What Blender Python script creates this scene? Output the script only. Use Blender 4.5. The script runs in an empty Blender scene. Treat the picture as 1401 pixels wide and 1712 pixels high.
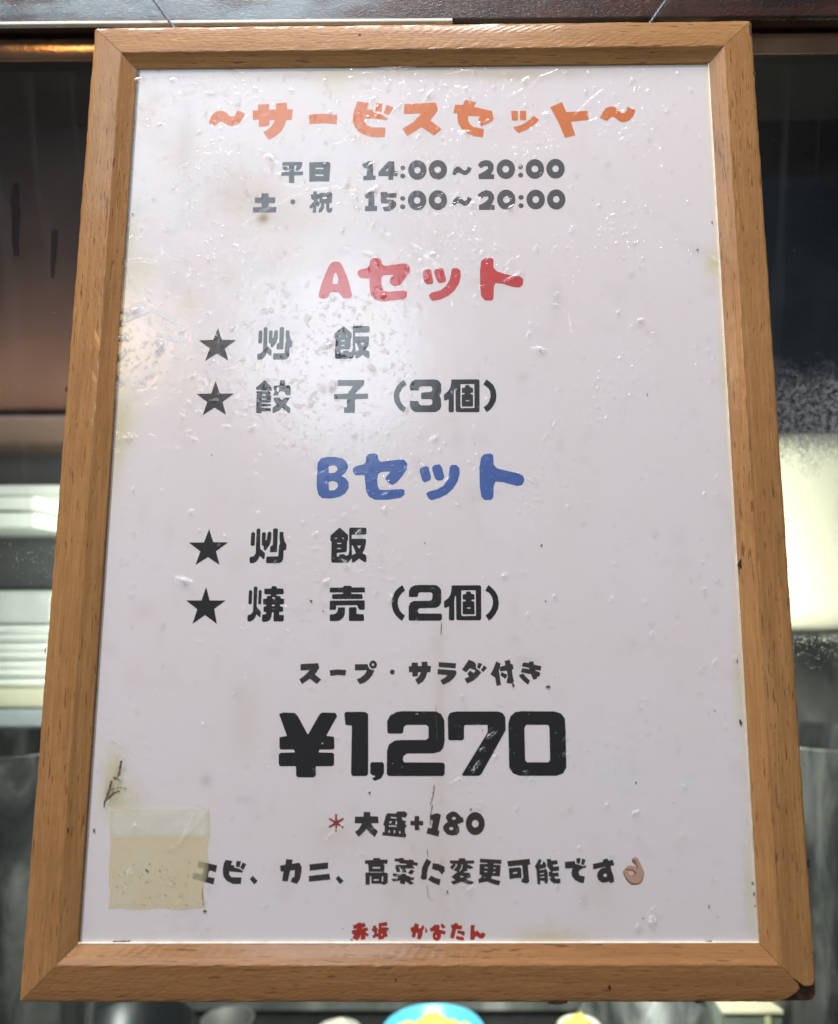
import bpy, bmesh, math, random, json
import numpy as np
from mathutils import Matrix, Vector
random.seed(7); rng = np.random.default_rng(11)
sc = bpy.context.scene
C = sc.collection
MM = 0.001
def W(x, y, z):                       # sign space in mm (x right, y up, z towards the viewer) -> world metres
    return Vector((x*MM, -z*MM, y*MM))

# ---------------------------------------------------------------- camera
RIGHT = (0.9999464755, -0.0045506133, -0.0092918349)
DOWN = (-0.0059263124, -0.9880747626, -0.1538607890)
FWD = (-0.0084808666, 0.1539076200, -0.9880488446)
CAMP = (25.679, -62.76, 351.866)
F_PX, PPX, PPY = 1302.72, 84.225, -47.126
cd = bpy.data.cameras.new('camera'); cam = bpy.data.objects.new('camera', cd); C.objects.link(cam)
def D(v, s=1): return Vector((v[0]*s, -v[2]*s, v[1]*s))
r_, u_, b_ = D(RIGHT), D(DOWN, -1), D(FWD, -1)
M = Matrix.Identity(4)
for i in range(3):
    M[i][0], M[i][1], M[i][2] = r_[i], u_[i], b_[i]
M.translation = W(*CAMP)
cam.matrix_world = M
cd.sensor_fit = 'VERTICAL'; cd.sensor_height = 36.0; cd.sensor_width = 36.0
cd.lens = F_PX/1712*36
cd.shift_x = -PPX/1712; cd.shift_y = PPY/1712
cd.clip_start = 0.01; cd.clip_end = 50
cd.dof.use_dof = True; cd.dof.focus_distance = 0.365; cd.dof.aperture_fstop = 5.2
sc.camera = cam

# ---------------------------------------------------------------- light
wd = bpy.data.worlds.new('World'); sc.world = wd; wd.use_nodes = True
bg = wd.node_tree.nodes['Background']; bg.inputs[0].default_value = (1.0, 0.93, 0.92, 1); bg.inputs[1].default_value = .11
sc.view_settings.view_transform = 'Standard'; sc.view_settings.look = 'None'; sc.view_settings.gamma = 1; sc.view_settings.exposure = 0
def lamp(name, pos, target, sx, sy, power, col, shape='RECTANGLE'):
    ld = bpy.data.lights.new(name, 'AREA'); ld.shape = shape; ld.size = sx*MM; ld.size_y = sy*MM
    ld.energy = power; ld.color = col
    o = bpy.data.objects.new(name, ld); C.objects.link(o)
    p = W(*pos); o.location = p
    o.rotation_euler = (W(*target)-p).to_track_quat('-Z', 'Y').to_euler()
    return o
lamp('window_light', (-930, 1450, 1895), (-100, 150, 0), 1500, 680, 11.5, (.60, .86, 1.0))
lamp('tube_light', (-380, 1480, 560), (0, -60, 0), 1300, 170, 46, (1.0, .925, .91))
lamp('ceiling_lamp', (-300, 520, 1400), (-40, 60, 0), 430, 430, 4.0, (.78, .90, 1.0), 'DISK')
lamp('warm_lamp', (-790, 560, 1400), (-100, 0, 0), 190, 190, 1.25, (1.0, .74, .50), 'DISK')
lamp('amber_bulb', (-690, 435, 950), (-190, 236, -24), 30, 70, .5, (1.0, .46, .10), 'RECTANGLE')
lamp('hidden_fill_light', (0, -60, -160), (0, -120, -400), 220, 250, 10, (1.0, .98, .88))  # unseen fill light added behind the sign to brighten the kitchen items
lamp('added_glow_light', (-430, 124, -378), (-430, 250, -450), 260, 12, 1.5, (1.0, .54, .28)).data.spread = math.radians(115)  # unseen light added for the warm glow at upper left

# ---------------------------------------------------------------- helpers
def link(name, me, mat, parent=None):
    o = bpy.data.objects.new(name, me); C.objects.link(o)
    if mat is not None and me is not None: me.materials.append(mat)
    if parent is not None: o.parent = parent
    return o
def tag(o, label=None, cat=None, group=None, kind=None):
    if label: o['label'] = label
    if cat: o['category'] = cat
    if group: o['group'] = group
    if kind: o['kind'] = kind
    return o
def empty(name, pos, label=None, cat=None, group=None, kind=None):
    o = bpy.data.objects.new(name, None); C.objects.link(o); o.location = W(*pos); o.empty_display_size = 0.02
    return tag(o, label, cat, group, kind)
def mesh(name, verts, faces, smooth=False):
    me = bpy.data.meshes.new(name); me.from_pydata([tuple(v) for v in verts], [], faces)
    if smooth: me.polygons.foreach_set('use_smooth', [True]*len(me.polygons))
    me.update(); return me
def grid_mesh(name, X, Y, Z, smooth=True):      # arrays (ny,nx) in mm, sign space
    ny, nx = X.shape
    co = np.stack([X*MM, -Z*MM, Y*MM], -1).reshape(-1).astype(np.float32)
    me = bpy.data.meshes.new(name); n = nx*ny; me.vertices.add(n); me.vertices.foreach_set('co', co)
    i = np.arange((ny-1)*(nx-1)); a = (i//(nx-1))*nx+i%(nx-1)
    q = np.stack([a, a+1, a+nx+1, a+nx], 1).astype(np.int32)
    me.loops.add(q.size); me.loops.foreach_set('vertex_index', q.reshape(-1))
    me.polygons.add(len(q)); me.polygons.foreach_set('loop_start', np.arange(0, q.size, 4, dtype=np.int32))
    me.polygons.foreach_set('use_smooth', np.full(len(q), smooth))
    me.update(calc_edges=True); me.validate(); return me
def box_mesh(name, x0, x1, y0, y1, z0, z1, bev=0.0, seg=3, org=(0, 0, 0)):
    bm = bmesh.new(); bmesh.ops.create_cube(bm, size=1)
    for v in bm.verts:
        x = x0 if v.co.x < 0 else x1; z = z0 if v.co.y > 0 else z1; y = y0 if v.co.z < 0 else y1
        v.co = W(x-org[0], y-org[1], z-org[2])
    if bev: bmesh.ops.bevel(bm, geom=bm.edges[:], offset=bev*MM, segments=seg, profile=0.5, affect='EDGES')
    me = bpy.data.meshes.new(name); bm.to_mesh(me); bm.free()
    if bev: me.polygons.foreach_set('use_smooth', [True]*len(me.polygons))
    return me
def lathe_mesh(name, prof, seg=48):             # profile (r,h) in mm about the vertical axis
    vs = []; fs = []
    for r, h in prof:
        for k in range(seg):
            t = 2*math.pi*k/seg; vs.append((r*MM*math.cos(t), r*MM*math.sin(t), h*MM))
    for i in range(len(prof)-1):
        for k in range(seg):
            a = i*seg+k; b = i*seg+(k+1) % seg; fs.append((a, b, b+seg, a+seg))
    return mesh(name, vs, fs, True)
def tube_mesh(name, pts, r, seg=10):
    vs = []; fs = []; P = [W(*p) for p in pts]
    for i, p in enumerate(P):
        d = (P[min(i+1, len(P)-1)]-P[max(i-1, 0)]).normalized()
        a = d.orthogonal().normalized() if i == 0 else (a-d*a.dot(d)).normalized()
        b = d.cross(a)
        for k in range(seg):
            t = 2*math.pi*k/seg; vs.append(p+(a*math.cos(t)+b*math.sin(t))*r*MM)
    for i in range(len(P)-1):
        for k in range(seg):
            fs.append((i*seg+k, i*seg+(k+1) % seg, (i+1)*seg+(k+1) % seg, (i+1)*seg+k))
    return mesh(name, vs, fs, True)

# ---- node helpers
class NT:
    def __init__(s, name):
        s.m = bpy.data.materials.new(name); s.m.use_nodes = True; s.t = s.m.node_tree; s.t.nodes.clear()
        s.out = s.n('ShaderNodeOutputMaterial')
    def n(s, t, **kw):
        nd = s.t.nodes.new(t)
        for k, v in kw.items():
            if k.startswith('i_'):
                key = k[2:]; key = int(key) if key.isdigit() else key.replace('_', ' ')
                nd.inputs[key].default_value = v
            else: setattr(nd, k, v)
        return nd
    def l(s, a, b): s.t.links.new(a, b)
    def coords(s, scale=(1, 1, 1), off=None, rnd=False):
        tc = s.n('ShaderNodeTexCoord'); mp = s.n('ShaderNodeMapping'); mp.inputs['Scale'].default_value = scale
        s.l(tc.outputs['Object'], mp.inputs['Vector'])
        if rnd:
            oi = s.n('ShaderNodeObjectInfo'); mu = s.n('ShaderNodeMath', operation='MULTIPLY', i_1=37.0); s.l(oi.outputs['Random'], mu.inputs[0])
            cb = s.n('ShaderNodeCombineXYZ'); s.l(mu.outputs[0], cb.inputs[0]); s.l(mu.outputs[0], cb.inputs[1]); s.l(cb.outputs[0], mp.inputs['Location'])
        return mp.outputs[0]
    def noise(s, vec, scale, detail=4, rough=.55, dist=0):
        nd = s.n('ShaderNodeTexNoise'); nd.inputs['Scale'].default_value = scale; nd.inputs['Detail'].default_value = detail
        nd.inputs['Roughness'].default_value = rough; nd.inputs['Distortion'].default_value = dist; s.l(vec, nd.inputs['Vector']); return nd.outputs['Fac']
    def ramp(s, fac, stops):
        nd = s.n('ShaderNodeValToRGB'); e = nd.color_ramp.elements
        while len(e) < len(stops): e.new(.5)
        for el, (p, c) in zip(e, stops):
            el.position = p; el.color = (c, c, c, 1) if isinstance(c, (int, float)) else (*c, 1)
        s.l(fac, nd.inputs[0]); return nd.outputs['Color']
    def mix(s, fac, a, b, mode='MIX'):
        nd = s.n('ShaderNodeMix', data_type='RGBA', blend_type=mode)
        for sock, v in ((nd.inputs[0], fac), (nd.inputs[6], a), (nd.inputs[7], b)):
            if isinstance(v, (int, float)): sock.default_value = v
            elif isinstance(v, tuple): sock.default_value = (*v, 1)
            else: s.l(v, sock)
        return nd.outputs[2]
    def math(s, op, a, b=None, c=None):
        nd = s.n('ShaderNodeMath', operation=op)
        for k, v in enumerate((a, b, c)):
            if v is None: continue
            if isinstance(v, (int, float)): nd.inputs[k].default_value = v
            else: s.l(v, nd.inputs[k])
        return nd.outputs[0]
    def bump(s, h, strength, dist):
        nd = s.n('ShaderNodeBump'); nd.inputs['Strength'].default_value = strength; nd.inputs['Distance'].default_value = dist
        s.l(h, nd.inputs['Height']); return nd.outputs[0]
    def bsdf(s, col, rough=.5, metal=0, normal=None, **kw):
        nd = s.n('ShaderNodeBsdfPrincipled')
        for key, v in (('Base Color', col), ('Roughness', rough), ('Metallic', metal)):
            if isinstance(v, (int, float)) : nd.inputs[key].default_value = v
            elif isinstance(v, tuple): nd.inputs[key].default_value = (*v, 1)
            else: s.l(v, nd.inputs[key])
        for k, v in kw.items(): nd.inputs[k.replace('_', ' ')].default_value = v
        if normal is not None: s.l(normal, nd.inputs['Normal'])
        return nd.outputs[0]
    def done(s, sh): s.l(sh, s.out.inputs[0]); return s.m
def simple(name, col, rough=.5, metal=0, var=.12, scale=40, bump=0, bscale=300, **kw):
    t = NT(name); v = t.coords(); f = t.noise(v, scale, 5)
    c = t.mix(t.ramp(f, [(.3, 0), (.75, 1)]), tuple(x*(1-var) for x in col), tuple(min(1, x*(1+var)) for x in col))
    nm = t.bump(t.noise(v, bscale, 4), .4, bump) if bump else None
    return t.done(t.bsdf(c, rough, metal, nm, **kw))

# ---------------------------------------------------------------- materials of the sign
def wood_mat(name, seed_tint=(1, 1, 1)):
    t = NT(name)
    g = t.noise(t.coords((6, 150, 150), rnd=True), 2.2, 6, .6, .6)
    base = t.ramp(g, [(.25, tuple(a*b for a, b in zip((.315, .160, .060), seed_tint))), (.55, tuple(a*b for a, b in zip((.40, .210, .080), seed_tint))), (.8, tuple(a*b for a, b in zip((.465, .262, .108), seed_tint)))])
    fine = t.noise(t.coords((40, 900, 900), rnd=True), 1.6, 3, .5)
    base = t.mix(t.ramp(fine, [(.35, .35), (.6, 0)]), base, (.24, .10, .036))
    fl = t.noise(t.coords((125, 1250, 1250), rnd=True), 1.0, 1, .4)
    dens = t.noise(t.coords((14, 50, 50), rnd=True), 1.0, 2)
    flm = t.math('ADD', fl, t.math('MULTIPLY', t.math('SUBTRACT', dens, .5), .30))
    base = t.mix(t.ramp(flm, [(.67, 0), (.715, .72)]), base, (.12, .048, .018))
    pat = t.noise(t.coords((22, 60, 60), rnd=True), 1.0, 4, .6)
    base = t.mix(t.ramp(pat, [(.52, 0), (.75, .38)]), base, (.20, .10, .045))
    spk = t.noise(t.coords((900, 1100, 1100), rnd=True), 1.0, 2)
    base = t.mix(t.ramp(spk, [(.73, 0), (.78, .75)]), base, (.07, .03, .015))
    hb = t.math('ADD', t.noise(t.coords((300, 900, 900), rnd=True), 1.0, 4), t.math('MULTIPLY', flm, -.8))
    sp = t.noise(t.coords((500, 500, 500), rnd=True), 1.0, 3, .6)
    rough = t.ramp(sp, [(.35, .32), (.7, .5)])
    nm = t.bump(t.math('ADD', hb, t.math('MULTIPLY', sp, .8)), .5, .00022)
    return t.done(t.bsdf(base, rough, 0, nm, Specular_IOR_Level=.15, Coat_Weight=.4, Coat_Roughness=.16))
M_WOOD = wood_mat('beech_wood'); M_WOOD_DARK = wood_mat('darker_beech_wood', (.80, .77, .80))  # second copy is darker throughout, for the bottom rail
M_CORE = simple('dark_core_wood', (.055, .022, .01), .8, var=.5, scale=300, bump=.0006, bscale=700)
M_BACK = simple('backing_board', (.50, .46, .42), .8)
M_LIT_LIP = simple('pale_lit_lip', (.80, .74, .62), .5, var=.25, scale=120)
M_CHIP = simple('dark_nick', (.035, .016, .008), .8, var=.5, scale=500)

t = NT('poster_paper')
at = t.n('ShaderNodeVertexColor'); at.layer_name = 'stain'
v = t.coords()
cl = t.noise(v, 18, 4, .6)
base = t.mix(t.ramp(cl, [(.35, 0), (.7, 1)]), (.79, .765, .80), (.80, .745, .765))
blot = t.noise(v, 60, 4, .6)
base = t.mix(t.ramp(blot, [(.56, 0), (.72, .16)]), base, (.50, .47, .45))
dots = t.noise(v, 900, 2, .5)
base = t.mix(t.ramp(dots, [(.755, 0), (.78, .5)]), base, (.16, .12, .10))
base = t.mix(1.0, base, at.outputs['Color'], 'MULTIPLY')
M_PAPER = t.done(t.bsdf(base, .75))

def ink(name, col, wear=.0):
    t = NT(name); v = t.coords(rnd=True)
    f = t.noise(v, 700, 3, .6)
    c = t.mix(t.ramp(f, [(.62, 0), (.75, .35)]), col, tuple(min(1, x*1.5+.022) for x in col))
    f2 = t.noise(v, 90, 3)
    c = t.mix(t.ramp(f2, [(.3, 0), (.8, .25)]), c, tuple(min(1, x*1.25+.004) for x in col))
    return t.done(t.bsdf(c, .6))
INK = dict(orange=ink('ink_orange', (.66, .175, .045)), grey=ink('ink_grey', (.075, .073, .084)), red=ink('ink_red', (.56, .048, .055)),
    blue=ink('ink_blue', (.055, .125, .40)), black=ink('ink_black', (.006, .0055, .010)), dark=ink('ink_dark_grey', (.036, .029, .029)),
    shopred=ink('ink_brick_red', (.40, .028, .016)), tickred=ink('ink_dark_red', (.30, .035, .025)),
    skin=ink('ink_skin', (.52, .33, .25)), skindark=ink('ink_skin_shade', (.22, .115, .07)), skinlight=ink('ink_skin_light', (.72, .52, .43)))

def two_sided_fresnel(t, ior):       # a thin sheet reflects alike from both sides
    g = t.n('ShaderNodeNewGeometry'); fr = t.n('ShaderNodeFresnel')
    t.l(t.math('ADD', t.math('MULTIPLY', g.outputs['Backfacing'], 1/ior-ior), ior), fr.inputs['IOR']); return fr
t = NT('clear_film')
v = t.coords()
w1 = t.noise(v, 55, 3, .55)
vor = t.n('ShaderNodeTexVoronoi', feature='F1'); vor.inputs['Scale'].default_value = 170; t.l(t.coords((1, 1, 1)), vor.inputs['Vector'])
bub = t.ramp(vor.outputs['Distance'], [(.0, 1), (.16, .6), (.26, 0)])
sepc = t.n('ShaderNodeSeparateColor'); t.l(vor.outputs['Color'], sepc.inputs[0])
pres = t.ramp(sepc.outputs[0], [(.88, 0), (.90, 1)])
cr = t.noise(v, 420, 2, .5)
zone = t.ramp(t.noise(v, 26, 3), [(.47, 0), (.62, 1)])
crk = t.math('MULTIPLY', t.ramp(cr, [(.60, 0), (.74, 1)]), zone)
hgt = t.math('ADD', t.math('MULTIPLY', w1, .35), t.math('ADD', t.math('MULTIPLY', t.math('MULTIPLY', bub, pres), 1.0), t.math('MULTIPLY', crk, .9)))
nm = t.bump(hgt, 1.0, .00034)
fr = two_sided_fresnel(t, 1.5); t.l(nm, fr.inputs['Normal'])
gl = t.n('ShaderNodeBsdfGlossy'); gl.inputs['Roughness'].default_value = .17; gl.inputs['Color'].default_value = (1, 1, 1, 1); t.l(nm, gl.inputs['Normal'])
tr = t.n('ShaderNodeBsdfTransparent'); tr.inputs['Color'].default_value = (.975, .975, .97, 1)
ms = t.n('ShaderNodeMixShader'); t.l(fr.outputs[0], ms.inputs[0]); t.l(tr.outputs[0], ms.inputs[1]); t.l(gl.outputs[0], ms.inputs[2])
sa = t.n('ShaderNodeAttribute', attribute_name='glint_white')
dw = t.n('ShaderNodeBsdfDiffuse'); dw.inputs['Color'].default_value = (.93, .95, .95, 1)  # diffuse white paints glints on the steep sides of bubbles and ridges
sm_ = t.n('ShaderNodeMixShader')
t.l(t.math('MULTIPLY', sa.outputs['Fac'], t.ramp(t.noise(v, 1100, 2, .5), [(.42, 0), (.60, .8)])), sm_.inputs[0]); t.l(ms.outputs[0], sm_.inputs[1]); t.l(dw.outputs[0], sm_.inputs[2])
M_FILM = t.done(sm_.outputs[0])

t = NT('yellowed_tape')
v = t.coords(); f = t.noise(v, 45, 4)
c = t.mix(t.ramp(f, [(.3, 0), (.7, 1)]), (.90, .81, .53), (.93, .87, .66))
sz = t.n('ShaderNodeSeparateXYZ'); t.l(v, sz.inputs[0])
up = t.math('MULTIPLY', t.math('SUBTRACT', sz.outputs[2], .0632), 400.)
cl_ = t.n('ShaderNodeClamp'); t.l(up, cl_.inputs[0])
c = t.mix(cl_.outputs[0], c, (.95, .95, .87))
df = t.bsdf(c, .35)
tr = t.n('ShaderNodeBsdfTransparent'); tr.inputs['Color'].default_value = (.95, .92, .80, 1)
ms = t.n('ShaderNodeMixShader', i_0=.46); ea = t.n('ShaderNodeAttribute', attribute_name='cover'); t.l(t.math('MULTIPLY', ea.outputs['Fac'], t.math('ADD', t.ramp(t.noise(v, 70, 4), [(.3, .34), (.7, .60)]), t.math('MULTIPLY', cl_.outputs[0], .22))), ms.inputs[0]); t.l(tr.outputs[0], ms.inputs[1]); t.l(df, ms.inputs[2])
M_TAPE = t.done(ms.outputs[0])
M_WIRE = simple('blue_grey_cord', (.18, .25, .32), .45, var=.4, scale=900)

# ---------------------------------------------------------------- the sign
HW, HH, RW = 142.5, 202.4, 21.72
sign = empty('menu_sign', (0, -HH-RW, 0), 'beech framed menu board with price ¥1,270 hanging on two thin cords', 'menu board')
S0 = Matrix.Translation(-W(0, -HH-RW, 0))
def spart(name, me, mat, parent=None):
    me.transform(S0) if parent is None else None
    return link(name, me, mat, parent or sign)
PROF = [(0, -.7), (0, .75), (.12, .95), (.4, 1.1), (2.4, 2.0), (4.6, 3.05), (6.3, 4.12), (6.7, 4.33), (7.0, 4.42), (7.4, 4.42), (9.5, 4.30), (11.8, 4.14), (14, 3.97), (16, 3.81), (17.6, 3.66), (18.8, 3.52), (19.9, 3.38), (20.7, 3.2), (21.3, 2.85), (21.6, 2.2), (21.72, 1.7), (21.72, -8), (0.6, -8)]
def interp(v, tab):
    if v <= tab[0][0]: return 0.0
    for (a, p), (b, q) in zip(tab, tab[1:]):
        if v <= b: return p+(q-p)*(v-a)/(b-a)
    return tab[-1][1]
def rail(length, rot, cx, cy, cut0=None, cut1=None, mat=None):
    n = 130; vs = []; fs = []; npf = len(PROF)
    ph = random.random()*50
    for i in range(n+1):
        s = i/n*2-1
        for j, (v_, z) in enumerate(PROF):
            def end(cut):
                e = length/2+v_-.13; r = 2.6
                if v_ > RW-r: e = min(e, length/2+RW-r+math.sqrt(max(0, r*r-(v_-(RW-r))**2)))
                if cut: e -= interp(v_, cut)
                return e
            e1, e0 = end(cut1), -end(cut0)
            u = e0+(e1-e0)*(s+1)/2
            a = .10*math.sin(u*.11+ph)+.06*math.sin(u*.37+ph*2)+.05*math.sin(u*1.3+j*2.1)
            edge = .05*math.sin(u*2.3+ph+j)+random.uniform(-.035, .035)
            vv, zz = v_, z
            if 4 <= j <= 20: zz += a*.35
            if j in (6, 7, 8, 9): zz += edge; vv += edge*1.6
            if j in (17, 18, 19, 20): vv += a*.6+edge*1.2; zz += edge
            if j in (1, 2, 3): vv += edge*.5
            vs.append((u*MM, vv*MM, zz*MM))
    for i in range(n):
        for j in range(npf):
            k = (j+1) % npf; fs.append((i*npf+j, (i+1)*npf+j, (i+1)*npf+k, i*npf+k))
    fs.append(tuple(range(npf))); fs.append(tuple(n*npf+k for k in range(npf))[::-1])
    me = mesh('rail', vs, fs, False)
    bm = bmesh.new(); bm.from_mesh(me); bmesh.ops.recalc_face_normals(bm, faces=bm.faces[:]); bm.to_mesh(me); bm.free()
    o = link('frame_rail', me, mat or M_WOOD, sign)
    # local x along the rail, local y outwards, local z to the viewer
    Rz = Matrix.Rotation(math.radians(90), 4, 'X') @ Matrix.Rotation(rot, 4, 'Z')
    o.matrix_local = Matrix.Translation(W(cx, cy, 0)-W(0, -HH-RW, 0)) @ Rz
    return o
CUT_R = [(13.0, 0), (14.2, .9), (15.5, .7), (17.8, 2.6), (20, 5.2), (21.2, 8.6), (21.72, 12)]
CUT_B = [(13.8, 0), (15.6, .8), (17.4, 4.2), (19.8, 10.5), (21.4, 17.5), (21.72, 20)]
rail(2*HW, 0, 0, HH)                                   # top
rail(2*HW, math.pi, 0, -HH, cut0=CUT_B, mat=M_WOOD_DARK)                # bottom: its local -x end is the right hand corner
rail(2*HH, math.pi/2, -HW, 0)                          # left
rail(2*HH, -math.pi/2, HW, 0, cut1=CUT_R)              # right: local +x points down
# dark corner block showing where the veneer broke off
x1, y1 = HW+RW-.15, -HH-RW+.15
pts = [(x1-24, y1), (x1-3.5, y1)]+[(x1-3.5+3.5*math.sin(a), y1+3.5-3.5*math.cos(a)) for a in (.4, .8, 1.2, 1.57)]+[(x1, y1+17), (x1-6, y1+17), (x1-10, y1+8), (x1-24, y1+5)]
def extrude(name, pts, z0, z1):
    n = len(pts); vs = [W(x, y, z1) for x, y in pts]+[W(x, y, z0) for x, y in pts]
    fs = [tuple(range(n)), tuple(range(n, 2*n))[::-1]]+[(i, i+n, (i+1) % n+n, (i+1) % n) for i in range(n)]
    me = mesh(name, vs, fs); bm = bmesh.new(); bm.from_mesh(me); bmesh.ops.recalc_face_normals(bm, faces=bm.faces[:]); bm.to_mesh(me); bm.free(); return me
tag(spart('corner_block', extrude('corner_block', pts, -7, 1.4), M_CORE), 'dark broken lower right corner of the frame')
spart('backing_board', box_mesh('backing', -HW-6, HW+6, -HH-6, HH+6, -6, -.9), M_BACK)

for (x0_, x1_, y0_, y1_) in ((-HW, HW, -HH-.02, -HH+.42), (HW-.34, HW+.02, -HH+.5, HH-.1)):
    spart('lit_lip_strip', box_mesh('lit_lip', x0_, x1_, y0_, y1_, -.4, .98, .08, 2), M_LIT_LIP)  # pale strips paint the lit bottom and right inner lips
# paper with stains
def lay(px, py, z=0.0):              # where a spot measured on the photograph lies on the sheet
    d = [(px-700.5-PPX)/F_PX*RIGHT[k]+(py-856-PPY)/F_PX*DOWN[k]+FWD[k] for k in range(3)]
    k = (z-CAMP[2])/d[2]
    return CAMP[0]+k*d[0], CAMP[1]+k*d[1]
nx, ny = 290, 410
X, Y = np.meshgrid(np.linspace(-HW+1.4, HW+3, nx), np.linspace(-HH-3, HH+3, ny))
me = grid_mesh('paper', X, Y, X*0)
col = np.ones((ny, nx, 4), np.float32)
def stain(px, py, rx, ry, c, s, soft=1.0):
    x, y = lay(px, py); k = 285/1000.
    d = ((X-x)/(rx*k))**2+((Y-y)/(ry*k))**2
    w = s*np.exp(-d*soft)
    for q in range(3): col[..., q] *= (1-w*(1-c[q]))
YL, TN, GY = (.86, .84, .55), (.82, .74, .60), (.72, .72, .72)
for a in [(200, 700, 30, 60, YL, .8), (195, 610, 22, 40, YL, .5), (430, 345, 70, 35, TN, .45), (500, 370, 60, 30, TN, .4), (440, 365, 9, 9, (.5, .35, .15), 1), (700, 122, 330, 12, TN, .7),
          (560, 130, 30, 30, YL, .5), (920, 1568, 60, 14, (.90, .85, .68), 1), (215, 480, 16, 60, YL, .4), (380, 300, 60, 60, GY, .25), (310, 230, 14, 80, GY, .35), (250, 600, 30, 40, TN, .35), (300, 650, 40, 60, TN, .18),
          (1190, 440, 12, 25, YL, .9), (190, 1290, 16, 35, YL, .9), (186, 1325, 9, 16, (.55, .47, .33), .8), (198, 1296, 5, 14, (.6, .52, .38), .8), (205, 1340, 30, 30, YL, .8), (345, 1305, 9, 9, GY, .7), (720, 1450, 60, 120, TN, .3), (735, 1200, 12, 180, TN, .35), (560, 1400, 40, 30, TN, .3),
          (410, 1200, 25, 60, TN, .3), (880, 1110, 20, 14, GY, .4), (1165, 420, 12, 10, GY, .4), (930, 500, 10, 35, GY, .35), (1000, 1490, 30, 40, TN, .25), (540, 650, 8, 8, (.6, .55, .55), .9), (470, 545, 50, 20, GY, .3), (240, 1020, 20, 14, TN, .3), (215, 400, 14, 50, YL, .5), (205, 560, 14, 40, YL, .6), (198, 760, 12, 60, YL, .5), (300, 250, 34, 50, TN, .4), (400, 320, 50, 40, TN, .45), (250, 180, 16, 40, TN, .35), (470, 430, 60, 40, TN, .25), (860, 128, 60, 10, TN, .6), (240, 450, 22, 30, YL, .4), (1235, 1150, 8, 60, YL, .5), (1210, 620, 8, 60, YL, .4), (1250, 1480, 7, 50, YL, .6), (640, 380, 50, 30, GY, .18)]: stain(*a)
for k in range(70): stain(random.uniform(200, 1230), random.uniform(130, 1560), random.uniform(5, 16), random.uniform(5, 22), GY if k % 2 else TN, random.uniform(.08, .26))
for k in range(30): stain(random.uniform(220, 650), random.uniform(130, 560), random.uniform(6, 22), random.uniform(6, 24), GY if k % 3 else YL, random.uniform(.1, .3))
def dens():
    while True:
        x, y = random.uniform(190, 1240), random.uniform(118, 1560)
        p = .10+.84*math.exp(-((y-120)/300)**2)*(.35+.65*math.exp(-((x-350)/420)**2))+.5*math.exp(-((y-600)/110)**2-((x-330)/190)**2)+.35*math.exp(-((x-205)/30)**2)+.12*math.exp(-((x-1180)/90)**2)
        if random.random() < p: return lay(x, y)
BUB = []
for k in range(2100):
    x, y = dens(); r = min(1.2, .23*math.exp(random.gauss(.2, .5)))
    BUB.append((x, y, r, random.uniform(1, 3.8), random.gauss(.5, .8), random.choice((1, 1, -.6))*r*random.uniform(.35, .85)))
for x, y, r, e, an, h in BUB:                # grey and tan patches just below the larger bubbles
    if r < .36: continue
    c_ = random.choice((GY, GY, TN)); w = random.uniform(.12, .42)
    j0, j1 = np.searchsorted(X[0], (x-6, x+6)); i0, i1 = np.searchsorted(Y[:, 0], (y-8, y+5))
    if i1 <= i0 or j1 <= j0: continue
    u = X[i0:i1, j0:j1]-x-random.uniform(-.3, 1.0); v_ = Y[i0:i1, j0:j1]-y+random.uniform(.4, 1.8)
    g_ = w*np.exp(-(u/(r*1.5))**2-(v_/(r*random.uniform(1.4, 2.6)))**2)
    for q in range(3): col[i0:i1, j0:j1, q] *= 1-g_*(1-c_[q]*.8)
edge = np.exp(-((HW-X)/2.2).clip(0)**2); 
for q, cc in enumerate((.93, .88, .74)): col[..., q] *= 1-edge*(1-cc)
ca = me.color_attributes.new('stain', 'FLOAT_COLOR', 'POINT'); ca.data.foreach_set('color', col.reshape(-1))
paper = spart('poster', me, M_PAPER)

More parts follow.
